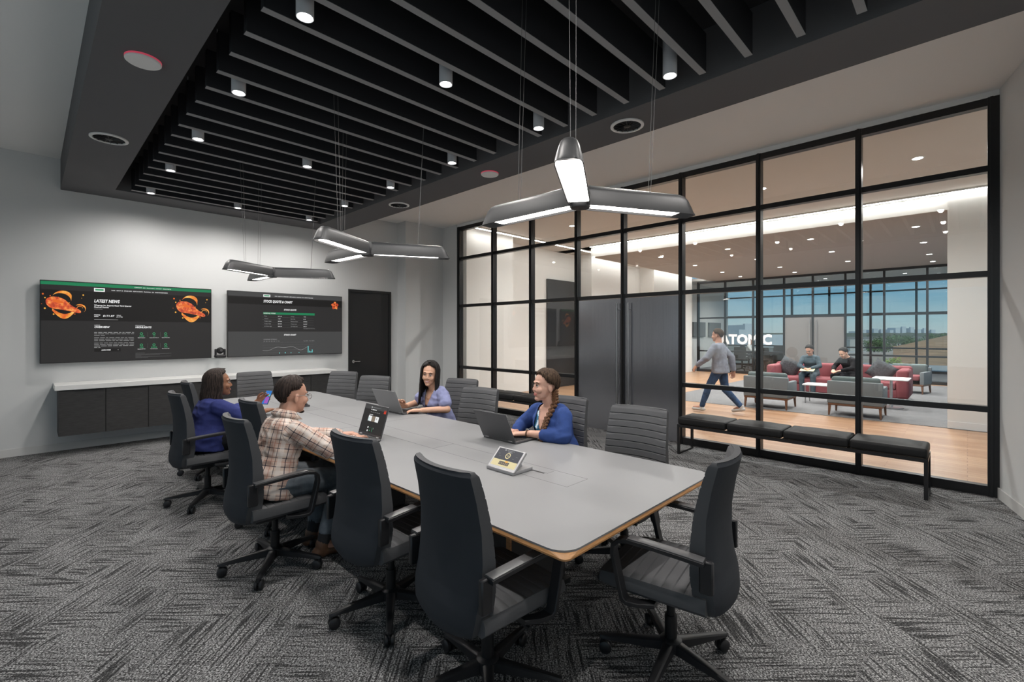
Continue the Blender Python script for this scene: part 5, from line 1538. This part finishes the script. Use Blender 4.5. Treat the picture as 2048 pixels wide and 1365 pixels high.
def person(label, loc, yaw, P):
    t = thing('person', label, 'person', loc, yaw)
    fem = P.get('female', False); vox = P.get('vox', 0.0048); cv = P.get('cvox', 0.0085)
    hip = Vector(P['hip']); neck = Vector(P['neck']); S = P.get('scale', 1.0)
    ax = (neck - hip).normalized(); side = Vector((0, 1, 0)); fwd = side.cross(ax).normalized(); L = (neck - hip).length
    sw = P.get('shoulder', 0.165 if fem else 0.185)
    hd = Vector(P['head']); Mh = Matrix.Translation(hd) @ Matrix.Rotation(math.radians(P.get('head_yaw', 0)), 4, 'Z') @ Matrix.Rotation(math.radians(P.get('head_pitch', 0)), 4, 'Y') @ Matrix.Rotation(math.radians(P.get('head_roll', 0)), 4, 'X') @ Matrix.Scale(P.get('head_scale', 1.0), 4)
    sh = {}
    for s_, k in ((1, 'L'), (-1, 'R')):
        sh[k] = neck - ax * 0.065 + side * (s_ * (sw - 0.02)) + fwd * P.get('sh_fwd', 0.02)
    b = MB()
    head_parts(b, Mh, fem)
    nr = 0.050 if fem else 0.058
    b.caps(Mh @ Vector((-0.018, 0, -0.055)), neck - ax * 0.05, nr, nr * 1.12, 14)
    bw = P.get('bulk', 1.0)
    secs = [(0.0, 0.165, 0.115, 0), (0.18, 0.155, 0.115, 0), (0.40, 0.135, 0.10, 0.005), (0.65, 0.150, 0.108, 0.012), (0.82, 0.165, 0.098, 0.008), (0.92, 0.150, 0.078, 0.0), (1.0, 0.085, 0.058, 0.0), (1.03, 0.05, 0.04, 0)]
    if fem: secs = [(0.0, 0.170, 0.118, 0), (0.18, 0.155, 0.112, 0), (0.40, 0.128, 0.098, 0.005), (0.64, 0.140, 0.118, 0.022), (0.80, 0.148, 0.098, 0.012), (0.92, 0.132, 0.072, 0.0), (1.0, 0.075, 0.052, 0.0), (1.03, 0.045, 0.04, 0)]
    secs = [(a, w_ * bw, d_ * bw, f_) for a, w_, d_, f_ in secs]
    b.rings(torso_rings(hip, neck, secs))
    for k in 'LR':
        e_ = Vector(P['elbow' + k]); w_ = Vector(P['wrist' + k])
        b.caps(sh[k], e_, 0.048 * bw, 0.038 * bw, 12); b.caps(e_, w_, 0.040 * bw, 0.026, 12)
        hand(b, w_ + (w_ - e_).normalized() * 0.012, P.get('hdir' + k, tuple(w_ - e_)), P.get('hnor' + k, (0, 0, 1)), 1 if k == 'L' else -1, P.get('curl' + k, 0.5), scale=P.get('hscale', 1.0))
        kn = Vector(P['knee' + k]); an = Vector(P['ankle' + k]); s_ = 1 if k == 'L' else -1
        hj = hip + side * (0.09 * s_)
        b.caps(hj, kn, 0.085, 0.055, 12); b.caps(kn, an, 0.054, 0.035, 12)
        b.caps(an, an + Vector(P.get('toe' + k, (0.14, 0.02 * s_, -0.05))), 0.035, 0.03, 10)
    me = remesh(b, vox, 3, 'body'); me.materials.append(P['skin'])
    link('body', me, t)
    # shirt
    g = P.get('ease', 0.010)
    c = MB()
    ss = [(a, w_ + g, d_ + g, f_) for a, w_, d_, f_ in secs]
    ss[0] = (-0.16 if P.get('untuck', True) else 0.0, ss[0][1] + 0.008, ss[0][2] + 0.012, 0)
    ss[-1] = (1.02, 0.058, 0.05, 0); ss[-2] = (0.985, 0.088 * bw + g, 0.060 + g, 0)
    c.rings(torso_rings(hip, neck, ss))
    bones = [(tuple(hip - ax * 0.1), tuple(neck), (1, 0, 0.01), 0.14)]
    sl = P.get('sleeve', 1.0)        # 1 = to wrist, 0 = short
    for k in 'LR':
        e_ = Vector(P['elbow' + k]); w_ = Vector(P['wrist' + k])
        if sl >= 0.5:
            c.caps(sh[k], e_, 0.050 * bw + g, 0.043 * bw + g, 12); c.caps(e_, e_ + (w_ - e_) * 0.93 * sl, 0.045 * bw + g, 0.031 + g * 0.8, 12)
            bones += [(tuple(sh[k]), tuple(e_), (0, 0, 1) if abs((e_ - sh[k]).normalized().z) < 0.9 else (1, 0, 0), 0.055), (tuple(e_), tuple(w_), (0, 0.1, 1), 0.045)]
        else:
            c.caps(sh[k], sh[k] + (e_ - sh[k]) * 0.55, 0.052 * bw + g, 0.056 * bw + g, 12)
            bones += [(tuple(sh[k]), tuple(e_), (1, 0, 0), 0.055)]
    me = remesh(c, cv, 5, 'shirt'); wrinkle(me, P.get('wr', 0.004), P.get('wsc', 9.0))
    if P.get('vneck'):
        vd, vw = P['vneck']
        def inv(p):
            rel = p - neck; u = -(rel.dot(ax)); f_ = rel.dot(fwd); y_ = rel.dot(side)
            return f_ > 0.0 and -0.05 < u < vd and abs(y_) < vw * (1 - u / vd)
        cut_faces(me, inv)
    if P.get('plaid'): weave_attr(me, bones)
    me.materials.append(P['shirt'])
    so_ = link(P.get('shirt_name', 'shirt'), me, t)
    if P.get('open_cardigan'):
        # lighter inner top showing between the open fronts
        ci = MB(); si = [(a, w_ + g * 0.5, d_ + g * 0.55, f_) for a, w_, d_, f_ in secs[:-2]]
        ci.rings(torso_rings(hip, neck, si))
        mi_ = remesh(ci, 0.008, 3, 'inner_top')
        cut_faces(mi_, lambda p: (p - neck).dot(fwd) > 0 and -(p - neck).dot(ax) < 0.155 and abs((p - neck).dot(side)) < 0.075 * (1 - (-(p - neck).dot(ax)) / 0.16) + 0.004)
        mi_.materials.append(P['open_cardigan']); link('inner_top', mi_, t)
        cut_faces(me, lambda p: (p - neck).dot(fwd) > 0.02 and abs((p - neck).dot(side)) < 0.078 + 0.05 * max(0, -(p - neck).dot(ax) - 0.1))
    if P.get('collar'):
        cl = MB()
        nc = neck + ax * 0.012
        rg_ = []
        for k in range(25):
            a = math.radians(-160 + 320 * k / 24) + PI
            d_ = Vector((math.cos(a), math.sin(a), 0))
            base = nc + fwd * (d_.x * 0.066) + side * (d_.y * 0.070)
            op = max(0, math.cos(a)) ** 2
            rg_.append([base + ax * (0.045 - 0.02 * op), base + ax * 0.010 + (fwd * d_.x + side * d_.y) * (0.030 + 0.02 * op) - ax * 0.02 * op, base - ax * 0.012 + (fwd * d_.x + side * d_.y) * 0.012, base + ax * 0.036 - (fwd * d_.x + side * d_.y) * 0.004])
        cl.rings(rg_)
        cm = cl.mesh('collar'); weave_attr(cm, bones); cm.materials.append(P['shirt']); shade(cm, True); link('collar', cm, t)
    # trousers, shoes
    tr = MB()
    tr.rings(torso_rings(hip - ax * 0.06, hip + ax * 0.10, [(0, 0.160, 0.10, 0), (0.4, 0.172, 0.122, 0), (1.0, 0.158, 0.118, 0)]))
    for k in 'LR':
        s_ = 1 if k == 'L' else -1
        kn = Vector(P['knee' + k]); an = Vector(P['ankle' + k])
        tr.caps(hip + side * (0.088 * s_), kn, 0.098, 0.068, 12); tr.caps(kn, an + (kn - an) * P.get('hem', 0.06), 0.066, 0.050, 12)
    me = remesh(tr, cv, 4, 'trousers'); wrinkle(me, 0.004, 8); me.materials.append(P['trousers']); link('trousers', me, t)
    for k in 'LR':
        s_ = 1 if k == 'L' else -1
        an = Vector(P['ankle' + k]); toe = Vector(P.get('toe' + k, (0.14, 0.02 * s_, -0.05)))
        sh_ = MB(); f0 = an + Vector((0, 0, -0.045)); tt = toe.copy(); tt.z = 0; tt = tt.normalized() if tt.length > 1e-4 else Vector((1, 0, 0)); dz = P.get('pitch' + k, 0.0)
        sh_.caps(f0 - tt * 0.03, f0 + tt * 0.15 + Vector((0, 0, dz)), 0.042, 0.040, 12, 0.85); sh_.caps(an + Vector((0, 0, 0.01)), f0, 0.046, 0.044, 10)
        me = remesh(sh_, 0.008, 2, 'shoe'); me.materials.append(P['shoes']); link('shoe', me, t)
        if P.get('socks'):
            kn = Vector(P['knee' + k]); u_ = (kn - an).normalized()
            sk_ = MB().caps(an, an + u_ * 0.16, 0.042, 0.048, 14); link('sock', sk_.mesh('sock'), t).data.materials.append(P['socks'])
    # face
    if P.get('face', True):
        T = lambda p: Mh @ Vector(p)
        R3 = Mh.to_3x3()
        for s_ in (-1, 1):
            ey = MB().sphere(T((0.0815, 0.031 * s_, 0.006)), (0.0105, 0.0125, 0.0042 if P.get('smile') else 0.0062), 10, 8, R3).build('eye', M['eyewhite'], t, True)
            MB().sphere(T((0.0880, 0.031 * s_, 0.006)), (0.0048, 0.0066, 0.0046 if P.get('smile') else 0.0064), 8, 6, R3).build('iris', M['iris'], ey, True)
            br = MB().tube([T((0.086, 0.013 * s_, 0.026)), T((0.088, 0.030 * s_, 0.032)), T((0.078, 0.048 * s_, 0.026))], [0.0035, 0.0042, 0.002], 6)
            br.build('eyebrow', P['hairmat'], t, True)
            lid_ = MB().tube([T((0.086, 0.017 * s_, 0.010)), T((0.0935, 0.031 * s_, 0.0155)), T((0.083, 0.046 * s_, 0.009))], [0.002, 0.0028, 0.002], 6)
            lid_.build('eyelid', P['hairmat'], t, True)
        if P.get('smile'):
            pts = [T((0.0745 + 0.0105 * math.cos(u * 1.25), 0.024 * u, -0.065 + 0.008 * u * u)) for u in (-1, -.6, -.2, .2, .6, 1)]
            MB().tube(pts, [0.002, 0.0045, 0.0055, 0.0055, 0.0045, 0.002], 8).build('teeth', M['eyewhite'], t, True)
            up = [p + R3 @ Vector((0.0015, 0, 0.0062 - 0.0022 * abs(i - 2.5))) for i, p in enumerate(pts)]
            lo = [p + R3 @ Vector((0.0015, 0, -0.0072 + 0.0025 * abs(i - 2.5))) for i, p in enumerate(pts)]
            MB().tube(up, [0.002, 0.0035, 0.004, 0.004, 0.0035, 0.002], 6).tube(lo, [0.002, 0.004, 0.005, 0.005, 0.004, 0.002], 6).build('lips', P['lip'], t, True)
        else:
            pts = [T((0.079 + 0.009 * math.cos(u * 1.25), 0.024 * u, -0.064 + 0.003 * u * u)) for u in (-1, -.6, -.2, .2, .6, 1)]
            MB().tube([p + R3 @ Vector((0, 0, 0.004)) for p in pts], [0.002, 0.004, 0.005, 0.005, 0.004, 0.002], 6).tube([p + R3 @ Vector((0, 0, -0.005)) for p in pts], [0.002, 0.004, 0.006, 0.006, 0.004, 0.002], 6).build('lips', P['lip'], t, True)
    return t, Mh, neck, ax, fwd

M['eyewhite'] = mat('eye_white', (0.75, 0.73, 0.70), 0.3)
M['iris'] = mat('iris_dark', (0.02, 0.012, 0.008), 0.2)
M['lip1'] = mat('lip_rose', (0.42, 0.13, 0.11), 0.5); M['lip2'] = mat('lip_brown', (0.26, 0.09, 0.07), 0.5); M['lip3'] = mat('lip_tan', (0.40, 0.19, 0.14), 0.5)
sk_light = skin_mat('skin_light', (0.62, 0.36, 0.27)); sk_tan = skin_mat('skin_tan', (0.62, 0.36, 0.25)); sk_brown = skin_mat('skin_brown', (0.26, 0.115, 0.06)); sk_mid = skin_mat('skin_mid', (0.50, 0.27, 0.19))
h_dark = hair_mat('hair_black', (0.008, 0.007, 0.007), (0.030, 0.026, 0.025)); h_brown = hair_mat('hair_brown', (0.030, 0.018, 0.012), (0.11, 0.07, 0.045)); h_dbrown = hair_mat('hair_dark_brown', (0.014, 0.010, 0.009), (0.06, 0.042, 0.035)); h_auburn = hair_mat('hair_auburn', (0.050, 0.026, 0.016), (0.20, 0.10, 0.05))
c_navy = cloth_mat('blue_jersey', (0.032, 0.042, 0.16)); c_card = cloth_mat('blue_cardigan', (0.036, 0.072, 0.235)); c_lilac = cloth_mat('lilac_blouse', (0.25, 0.27, 0.45), 0.2); c_plaid = plaid_mat(); c_floral = floral_mat()
c_jean = cloth_mat('grey_jeans', (0.13, 0.15, 0.17), 0.35); c_black = cloth_mat('black_trousers', (0.015, 0.015, 0.018)); c_bluejean = cloth_mat('blue_jeans', (0.045, 0.085, 0.17), 0.3)
c_slate = cloth_mat('slate_sweater', (0.07, 0.10, 0.12)); c_blackshirt = cloth_mat('black_shirt', (0.012, 0.012, 0.014)); c_grey = cloth_mat('grey_jacket', (0.24, 0.26, 0.31)); c_white = cloth_mat('white_shirt', (0.6, 0.6, 0.6))
s_brown = mat('brown_boot', (0.11, 0.055, 0.03), 0.5); s_black = mat('black_shoe', (0.015, 0.015, 0.015), 0.4); s_white = mat('white_sneaker', (0.55, 0.55, 0.54), 0.6)
c_sock = mat('striped_sock', (0.02, 0.02, 0.022), 0.9)

def hair_cap(name, t, Mh, m, front_el=42, side_el=8, back_el=-28, thick=0.011, seed=1, fluff=0.006, rad=(0.108, 0.087, 0.100), tuft=0.0, n=64, taper=0.03):
    rg_ = random.Random(seed); b = MB()
    cen = (-0.014, 0, 0.036)
    for i in range(n):
        az = 2 * PI * i / n
        fr_ = math.cos(az)
        ad = math.degrees(abs(az if az <= PI else 2 * PI - az))
        el = lerp_tab([(0, front_el), (35, front_el - 4), (58, (front_el + side_el) / 2 + 2), (76, side_el + 2), (92, side_el), (108, side_el - 6), (135, back_el), (180, back_el)], ad)
        for layer in range(2):
            a2 = az + rg_.uniform(-0.05, 0.05)
            pts = lock_path(a2, (rg_.uniform(-0.03, 0.02), rg_.uniform(-0.02, 0.02), 0.028 + rad[2]), el + rg_.uniform(-5, 5), tuple(r_ + layer * 0.003 + rg_.uniform(-fluff, fluff) * 0.5 for r_ in rad), cen, None)
            cv_ = Vector(cen); pts = [cv_ + (p - cv_) * (1 - taper * (j / (len(pts) - 1)) ** 2) for j, p in enumerate(pts)]
            if tuft and fr_ > 0.2: pts[-1] = pts[-1] + Vector((tuft * 0.6, 0, tuft))
            b.tube([Mh @ p for p in pts], [thick * 0.7] + [thick] * (len(pts) - 2) + [thick * 0.55], 6)
    return b.build(name, m, t, True, fix=False)
def long_hair(t, Mh, m, hang, az_min=62, seed=2, n=44, rad=(0.108, 0.090, 0.102), thick=0.013, fringe=True, wave=0.0, drift_in=0.006, lift=None, front_hang=None, name='hair', fr_el=52):
    rg_ = random.Random(seed); b = MB(); cen = (-0.014, 0, 0.036)
    Minv = Mh.inverted()
    for i in range(n):
        f_ = i / (n - 1); a = math.radians(az_min + (360 - 2 * az_min) * f_)
        if a > 2 * PI: a -= 2 * PI
        for layer in range(2):
            aa = a + rg_.uniform(-0.06, 0.06)
            fro = abs(math.cos(aa / 1)) if math.cos(aa) > 0 else 0
            hz = hang + rg_.uniform(-0.03, 0.03)
            if front_hang is not None and math.cos(aa) > -0.15: hz = front_hang + rg_.uniform(-0.03, 0.02)
            pts = lock_path(aa, (rg_.uniform(-0.02, 0.06), rg_.uniform(-0.006, 0.006), 0.137), -6, tuple(r_ + layer * 0.004 for r_ in rad), cen, hz, (rg_.uniform(-0.01, 0.01) + (lift or 0), -math.sin(aa) * drift_in), 7, 8)
            for j in range(7, len(pts)):
                pts[j] += Vector((wave * math.sin(j * 1.7 + i), wave * math.cos(j * 1.3 + i * 2), 0))
            w_ = [thick * 0.6] + [thick] * (len(pts) - 3) + [thick * 0.8, thick * 0.25]
            b.tube([Mh @ p for p in pts], w_, 6)
    if fringe:
        for i in range(44):
            a = math.radians(-az_min - 4 + (2 * az_min + 8) * i / 43)
            pts = lock_path(a, (0.02, 0, 0.137), fr_el - 26 * abs(a) / math.radians(az_min), rad, cen, None)
            b.tube([Mh @ p for p in pts], [thick * 0.6] + [thick * 0.9] * 5 + [thick * 0.3], 6)
    return b.build(name, m, t, True, fix=False)

def seated_legs(kx=0.42, kz=0.50, ax_=0.38, sp_=0.12, az=0.085):
    return {'kneeL': (kx, sp_, kz), 'kneeR': (kx, -sp_, kz), 'ankleL': (ax_, sp_, az), 'ankleR': (ax_, -sp_, az)}

# man in a plaid shirt
P = dict(hip=(-0.03, 0, 0.565), neck=(0.075, 0.03, 0.985), head=(0.135, 0.05, 1.125), head_yaw=4, head_pitch=6, skin=sk_mid, shirt=c_plaid, plaid=True, collar=True, trousers=c_jean, shoes=s_brown, socks=c_sock,
         elbowL=(0.30, 0.26, 0.79), wristL=(0.52, 0.13, 0.785), elbowR=(0.27, -0.25, 0.775), wristR=(0.50, -0.12, 0.785), hairmat=h_brown, lip=M['lip3'], ease=0.016, wr=0.006, wsc=11, hem=0.22, bulk=1.04, untuck=True, sh_fwd=0.03, curlL=0.6, curlR=0.6)
P.update(seated_legs(0.40, 0.545, 0.30, 0.13)); P['ankleR'] = (0.27, -0.12, 0.09)
t, Mh, nk, ax, fwd = person('man in a plaid shirt and glasses typing on a laptop', (0.735 * U, 2.13 * U, 0), 0, P)
hair_cap('hair', t, Mh, h_dbrown, 56, 12, -46, 0.0052, 4, 0.010, (0.111, 0.087, 0.107), 0.012, 170, 0.09)
gl = MB()
for s_ in (-1, 1):
    gl.tube([Mh @ Vector((0.108, 0.033 * s_ + 0.024 * math.cos(a), 0.004 + 0.019 * math.sin(a))) for a in [2 * PI * k / 16 for k in range(16)]], 0.0018, 6, closed=True)
    gl.tube([Mh @ Vector((0.106, 0.057 * s_, 0.012)), Mh @ Vector((0.06, 0.078 * s_, 0.012)), Mh @ Vector((-0.012, 0.084 * s_, 0.008))], 0.0018, 6)
gl.tube([Mh @ Vector((0.108, -0.010, 0.008)), Mh @ Vector((0.112, 0, 0.011)), Mh @ Vector((0.108, 0.010, 0.008))], 0.0018, 6)
gl.build('glasses', M['steel'], t, True)
bd = MB()
bd.sphere(Mh @ Vector((0.070, 0, -0.106)), (0.022, 0.024, 0.014), 12, 8, Mh.to_3x3()); ms_ = MB().tube([Mh @ Vector((0.088, 0.026 * u, -0.048 - 0.008 * u * u)) for u in (-1, -.5, 0, .5, 1)], [0.003, 0.005, 0.006, 0.005, 0.003], 6)
bd.build('beard', h_dbrown, t, True); ms_.build('moustache', h_dbrown, t, True)

# woman in blue holding a phone
P = dict(hip=(-0.02, 0, 0.565), neck=(0.045, 0.0, 0.955), head=(0.095, 0.01, 1.088), head_yaw=-14, head_pitch=-4, female=True, skin=sk_brown, shirt=c_navy, trousers=c_black, shoes=s_black, elbowL=(0.27, 0.24, 0.78), wristL=(0.45, 0.13, 0.85),
         elbowR=(0.26, -0.22, 0.775), wristR=(0.47, -0.06, 0.79), hairmat=h_dark, lip=M['lip2'], ease=0.016, wr=0.006, bulk=1.16, shoulder=0.19, curlL=0.9, hdirL=(0.7, -0.2, 0.5), hnorL=(0.3, 0.9, 0.1), sleeve=0.75)
P.update(seated_legs(0.42, 0.53, 0.36))
t, Mh, nk, ax, fwd = person('woman in a blue top holding a phone at the left of the table', (0.735 * U, 3.22 * U, 0), 0, P)
long_hair(t, Mh, h_dbrown, -0.20, 66, 5, 95, (0.112, 0.094, 0.109), 0.0075, True, 0.004, -0.02, -0.03)
for s_ in (-1, 1): MB().sphere(Mh @ Vector((-0.002, 0.083 * s_, -0.048)), 0.008, 8, 6).build('earring', M['chrome'], t, True)
ph = thing('phone', 'smartphone with a lit blue and purple screen, held by the woman in blue', 'phone', (0.735 * U + 0.545, 3.22 * U + 0.085, 0.905), 0)
R_ = Matrix.Rotation(math.radians(32), 4, 'Z') @ Matrix.Rotation(math.radians(30), 4, 'Y')
pb = MB().rbox((-0.004, -0.037, -0.075), (0.004, 0.037, 0.075), 0.003, 2).xform(R_).build('case', M['black'], ph)
MB().box((-0.005, -0.034, -0.072), (-0.004, 0.034, 0.072)).xform(R_).build('display', M['s_blue'], ph)
MB().box((-0.0055, -0.030, -0.066), (-0.005, 0.012, 0.005)).xform(R_).build('page_block', M['s_magenta'], ph)
MB().box((-0.0055, -0.030, 0.012), (-0.005, 0.030, 0.030)).xform(R_).build('page_block', M['s_cyan'], ph)

# smiling woman in lilac
P = dict(hip=(0.0, 0, 0.57), neck=(0.095, 0.0, 0.985), head=(0.165, 0.005, 1.128), head_yaw=38, head_pitch=4, head_roll=-5, female=True, skin=sk_tan, shirt=c_lilac, trousers=c_black, shoes=s_black, elbowR=(0.17, -0.24, 0.80), wristR=(0.37, -0.14, 0.80),
         elbowL=(0.13, 0.25, 0.78), wristL=(0.32, 0.08, 0.775), hairmat=h_dark, lip=M['lip1'], smile=True, sleeve=0.0, vneck=(0.20, 0.075), ease=0.014, wr=0.006, wsc=12, curlR=1.1, hdirR=(0.75, -0.1, 0.45), hnorR=(-0.3, -0.8, 0.5), bulk=0.98)
P.update(seated_legs(0.40, 0.53, 0.34))
t, Mh, nk, ax, fwd = person('smiling woman with long black hair in a lilac top', (1.985 * U, 2.60 * U, 0), PI, P)
long_hair(t, Mh, h_dark, -0.24, 60, 8, 100, (0.111, 0.094, 0.108), 0.0072, True, 0.002, 0.0, 0.006, -0.31, 'hair', 50)
MB().tube([nk + fwd * (0.062 + 0.035 * math.cos(u)) + Vector((0, 0.055 * math.sin(u), -0.09 * math.cos(u) - 0.005)) for u in [-1.4 + 2.8 * k / 12 for k in range(13)]], 0.0014, 5).build('necklace', M['chrome'], t, True)

# woman with a braid and blue cardigan
P = dict(hip=(-0.02, 0, 0.575), neck=(0.075, 0.0, 1.0), head=(0.135, 0.0, 1.150), head_yaw=-12, head_pitch=-2, female=True, skin=sk_light, shirt=c_card, shirt_name='cardigan', open_cardigan=c_floral, trousers=c_black, shoes=s_black, elbowL=(0.125, 0.21, 0.79), wristL=(0.28, -0.045, 0.785),
         elbowR=(0.15, -0.29, 0.80), wristR=(0.275, -0.20, 0.785), hairmat=h_brown, lip=M['lip1'], ease=0.014, wr=0.005, bulk=1.06, shoulder=0.18, vneck=(0.20, 0.09), hdirL=(0.75, -0.55, -0.05), hdirR=(0.95, 0.05, -0.05), curlL=0.55, curlR=0.55, sleeve=1.0)
P.update(seated_legs(0.42, 0.53, 0.36))
t, Mh, nk, ax, fwd = person('woman with a long braid in a blue cardigan typing on a laptop', (1.885 * U, 1.50 * U, 0), math.radians(168), P)
hair_cap('hair', t, Mh, h_brown, 44, -4, -44, 0.0055, 9, 0.004, (0.109, 0.086, 0.104), 0.0, 150)
br = MB(); bp0 = Mh @ Vector((-0.055, 0.062, -0.045)); pth = [bp0, nk + Vector((0.03, 0.090, 0.03)), nk + fwd * 0.115 + Vector((0.0, 0.088, -0.07)), nk + fwd * 0.150 + Vector((0, 0.080, -0.15)), nk + fwd * 0.160 + Vector((0, 0.07, -0.225))]
def along(pts, f_):
    f_ *= len(pts) - 1; i = min(int(f_), len(pts) - 2); return pts[i].lerp(pts[i + 1], f_ - i)
nb_ = 17
for k in range(nb_):
    f_ = k / (nb_ - 1); p = along(pth, f_); q_ = along(pth, min(1, f_ + 0.05)); dd = (q_ - p).normalized() if (q_ - p).length > 1e-4 else Vector((0, 0, -1))
    sd = dd.cross(Vector((1, 0, 0))).normalized(); rr_ = 0.025 * (1 - 0.35 * f_)
    for s_ in (-1, 1):
        br.caps(p + sd * (s_ * rr_ * 0.95) - dd * 0.008, p - sd * (s_ * rr_ * 0.10) + dd * 0.016, rr_ * 0.62, rr_ * 0.55, 8)
br.build('braid', h_auburn, t, True, fix=False)
MB().tube([nk + fwd * (0.06 + 0.04 * math.cos(u)) + Vector((0, 0.05 * math.sin(u), -0.11 * math.cos(u) - 0.005)) for u in [-1.4 + 2.8 * k / 12 for k in range(13)]], 0.0012, 5).build('necklace', M['chrome'], t, True)
wl = Vector(P['wristL']); we = (wl - Vector(P['elbowL'])).normalized(); wp = wl - we * 0.005
wa = MB()
n_ = we.cross(Vector((0, 0, 1))).normalized(); up_ = n_.cross(we)
wa.tube([wp + n_ * (0.0295 * math.cos(a)) + up_ * (0.0285 * math.sin(a)) for a in [2 * PI * k / 18 for k in range(18)]], 0.0065, 6, closed=True)
wb = wa.build('watch_strap', s_brown, t, True)
MB().tube([wp + up_ * 0.026 + n_ * 0.006, wp + up_ * 0.035 + n_ * 0.009], [0.019, 0.018], 16).build('watch_case', M['chrome'], wb, 'auto')
MB().tube([wp + up_ * 0.035 + n_ * 0.009, wp + up_ * 0.0365 + n_ * 0.0095], [0.014, 0.0135], 14).build('watch_face', M['s_navy'], wb, 'auto')

# people in the lobby
P = dict(hip=(0, 0, 0.56), neck=(0.10, 0, 1.00), head=(0.20, 0, 1.125), head_yaw=-10, head_pitch=28, female=True, skin=sk_mid, shirt=c_slate, trousers=c_slate, shoes=s_black, elbowL=(0.20, 0.22, 0.74), wristL=(0.36, 0.06, 0.68), elbowR=(0.22, -0.22, 0.72), wristR=(0.38, -0.06, 0.68),
         hairmat=h_dark, lip=M['lip1'], vox=0.008, cvox=0.012)
P.update(seated_legs(0.42, 0.52, 0.40))
t, Mh, nk, ax, fwd = person('person in a slate sweater reading a yellow pad on the red sofa', (8.76 * U, 1.80 * U, 0), PI, P)
hair_cap('hair', t, Mh, h_dark, 50, 5, -40, 0.0065, 3, 0.004, n=110)
MB().caps(Mh @ Vector((-0.11, 0, 0.02)), Mh @ Vector((-0.14, 0.0, -0.10)), 0.03, 0.015).build('ponytail', h_dark, t, True)
o = MB().rbox((-0.10, -0.15, 0), (0.12, 0.15, 0.008), 0.002, 1).build('notepad', M['paper']); o.location = (8.76 * U - 0.42, 1.80 * U, 0.645); o.rotation_euler = (0, -0.25, 0)
tag(o, 'yellow notepad on the lap of the person in slate', 'notepad')
P = dict(hip=(0, 0, 0.56), neck=(0.14, 0, 0.97), head=(0.25, 0, 1.07), head_yaw=0, head_pitch=30, skin=sk_tan, shirt=c_blackshirt, trousers=c_black, shoes=s_black, elbowL=(0.26, 0.24, 0.72), wristL=(0.44, 0.10, 0.66), elbowR=(0.26, -0.24, 0.72), wristR=(0.44, -0.10, 0.66),
         hairmat=h_dark, lip=M['lip3'], vox=0.008, cvox=0.012)
P.update(seated_legs(0.42, 0.52, 0.40))
t, Mh, nk, ax, fwd = person('person in black leaning forward on the red sofa', (8.84 * U, 1.28 * U, 0), math.radians(148), P)
hair_cap('hair', t, Mh, h_dark, 52, 5, -40, 0.0065, 6, 0.004, n=110)
# walking person
P = dict(hip=(0, 0, 0.86), neck=(0.03, 0, 1.36), head=(0.06, 0, 1.51), head_pitch=4, skin=sk_mid, shirt=c_grey, trousers=c_bluejean, shoes=s_white, elbowL=(0.16, 0.24, 1.08), wristL=(0.36, 0.22, 0.93), elbowR=(-0.12, -0.25, 1.08), wristR=(-0.16, -0.25, 0.83),
         kneeL=(0.20, 0.09, 0.48), kneeR=(-0.06, -0.09, 0.46), ankleL=(0.33, 0.08, 0.10), ankleR=(-0.36, -0.09, 0.15), toeL=(0.14, 0.02, -0.02), toeR=(0.13, -0.01, -0.06), pitchR=-0.04, hdirL=(0.6, 0, -0.8), hdirR=(0.1, 0, -1), hnorL=(0.5, 0.8, 0.3), hnorR=(0, -1, 0), hairmat=h_brown, lip=M['lip3'], vox=0.008, cvox=0.011, ease=0.022)
t, Mh, nk, ax, fwd = person('person in a grey jacket and blue jeans walking through the lobby', (5.95 * U, 2.19 * U, 0), PI / 2, P)
hair_cap('hair', t, Mh, h_brown, 52, 5, -40, 0.0065, 7, 0.004, n=110)
# seated person in the far room
P = dict(hip=(0, 0, 0.57), neck=(0.04, 0, 1.03), head=(0.09, 0, 1.17), skin=sk_mid, shirt=c_white, trousers=c_black, shoes=s_black, elbowL=(0.2, 0.24, 0.80), wristL=(0.40, 0.1, 0.79), elbowR=(0.2, -0.24, 0.80), wristR=(0.40, -0.1, 0.79), hairmat=h_dark, lip=M['lip3'], vox=0.011, cvox=0.014, face=False)
P.update(seated_legs(0.42, 0.52, 0.40))
t, Mh, nk, ax, fwd = person('person in a white shirt seated at the far room table', (13.9 * U, 4.35 * U, 0), math.radians(265), P)
hair_cap('hair', t, Mh, h_dark, 50, 5, -40, 0.013, 7, 0.004, n=30)
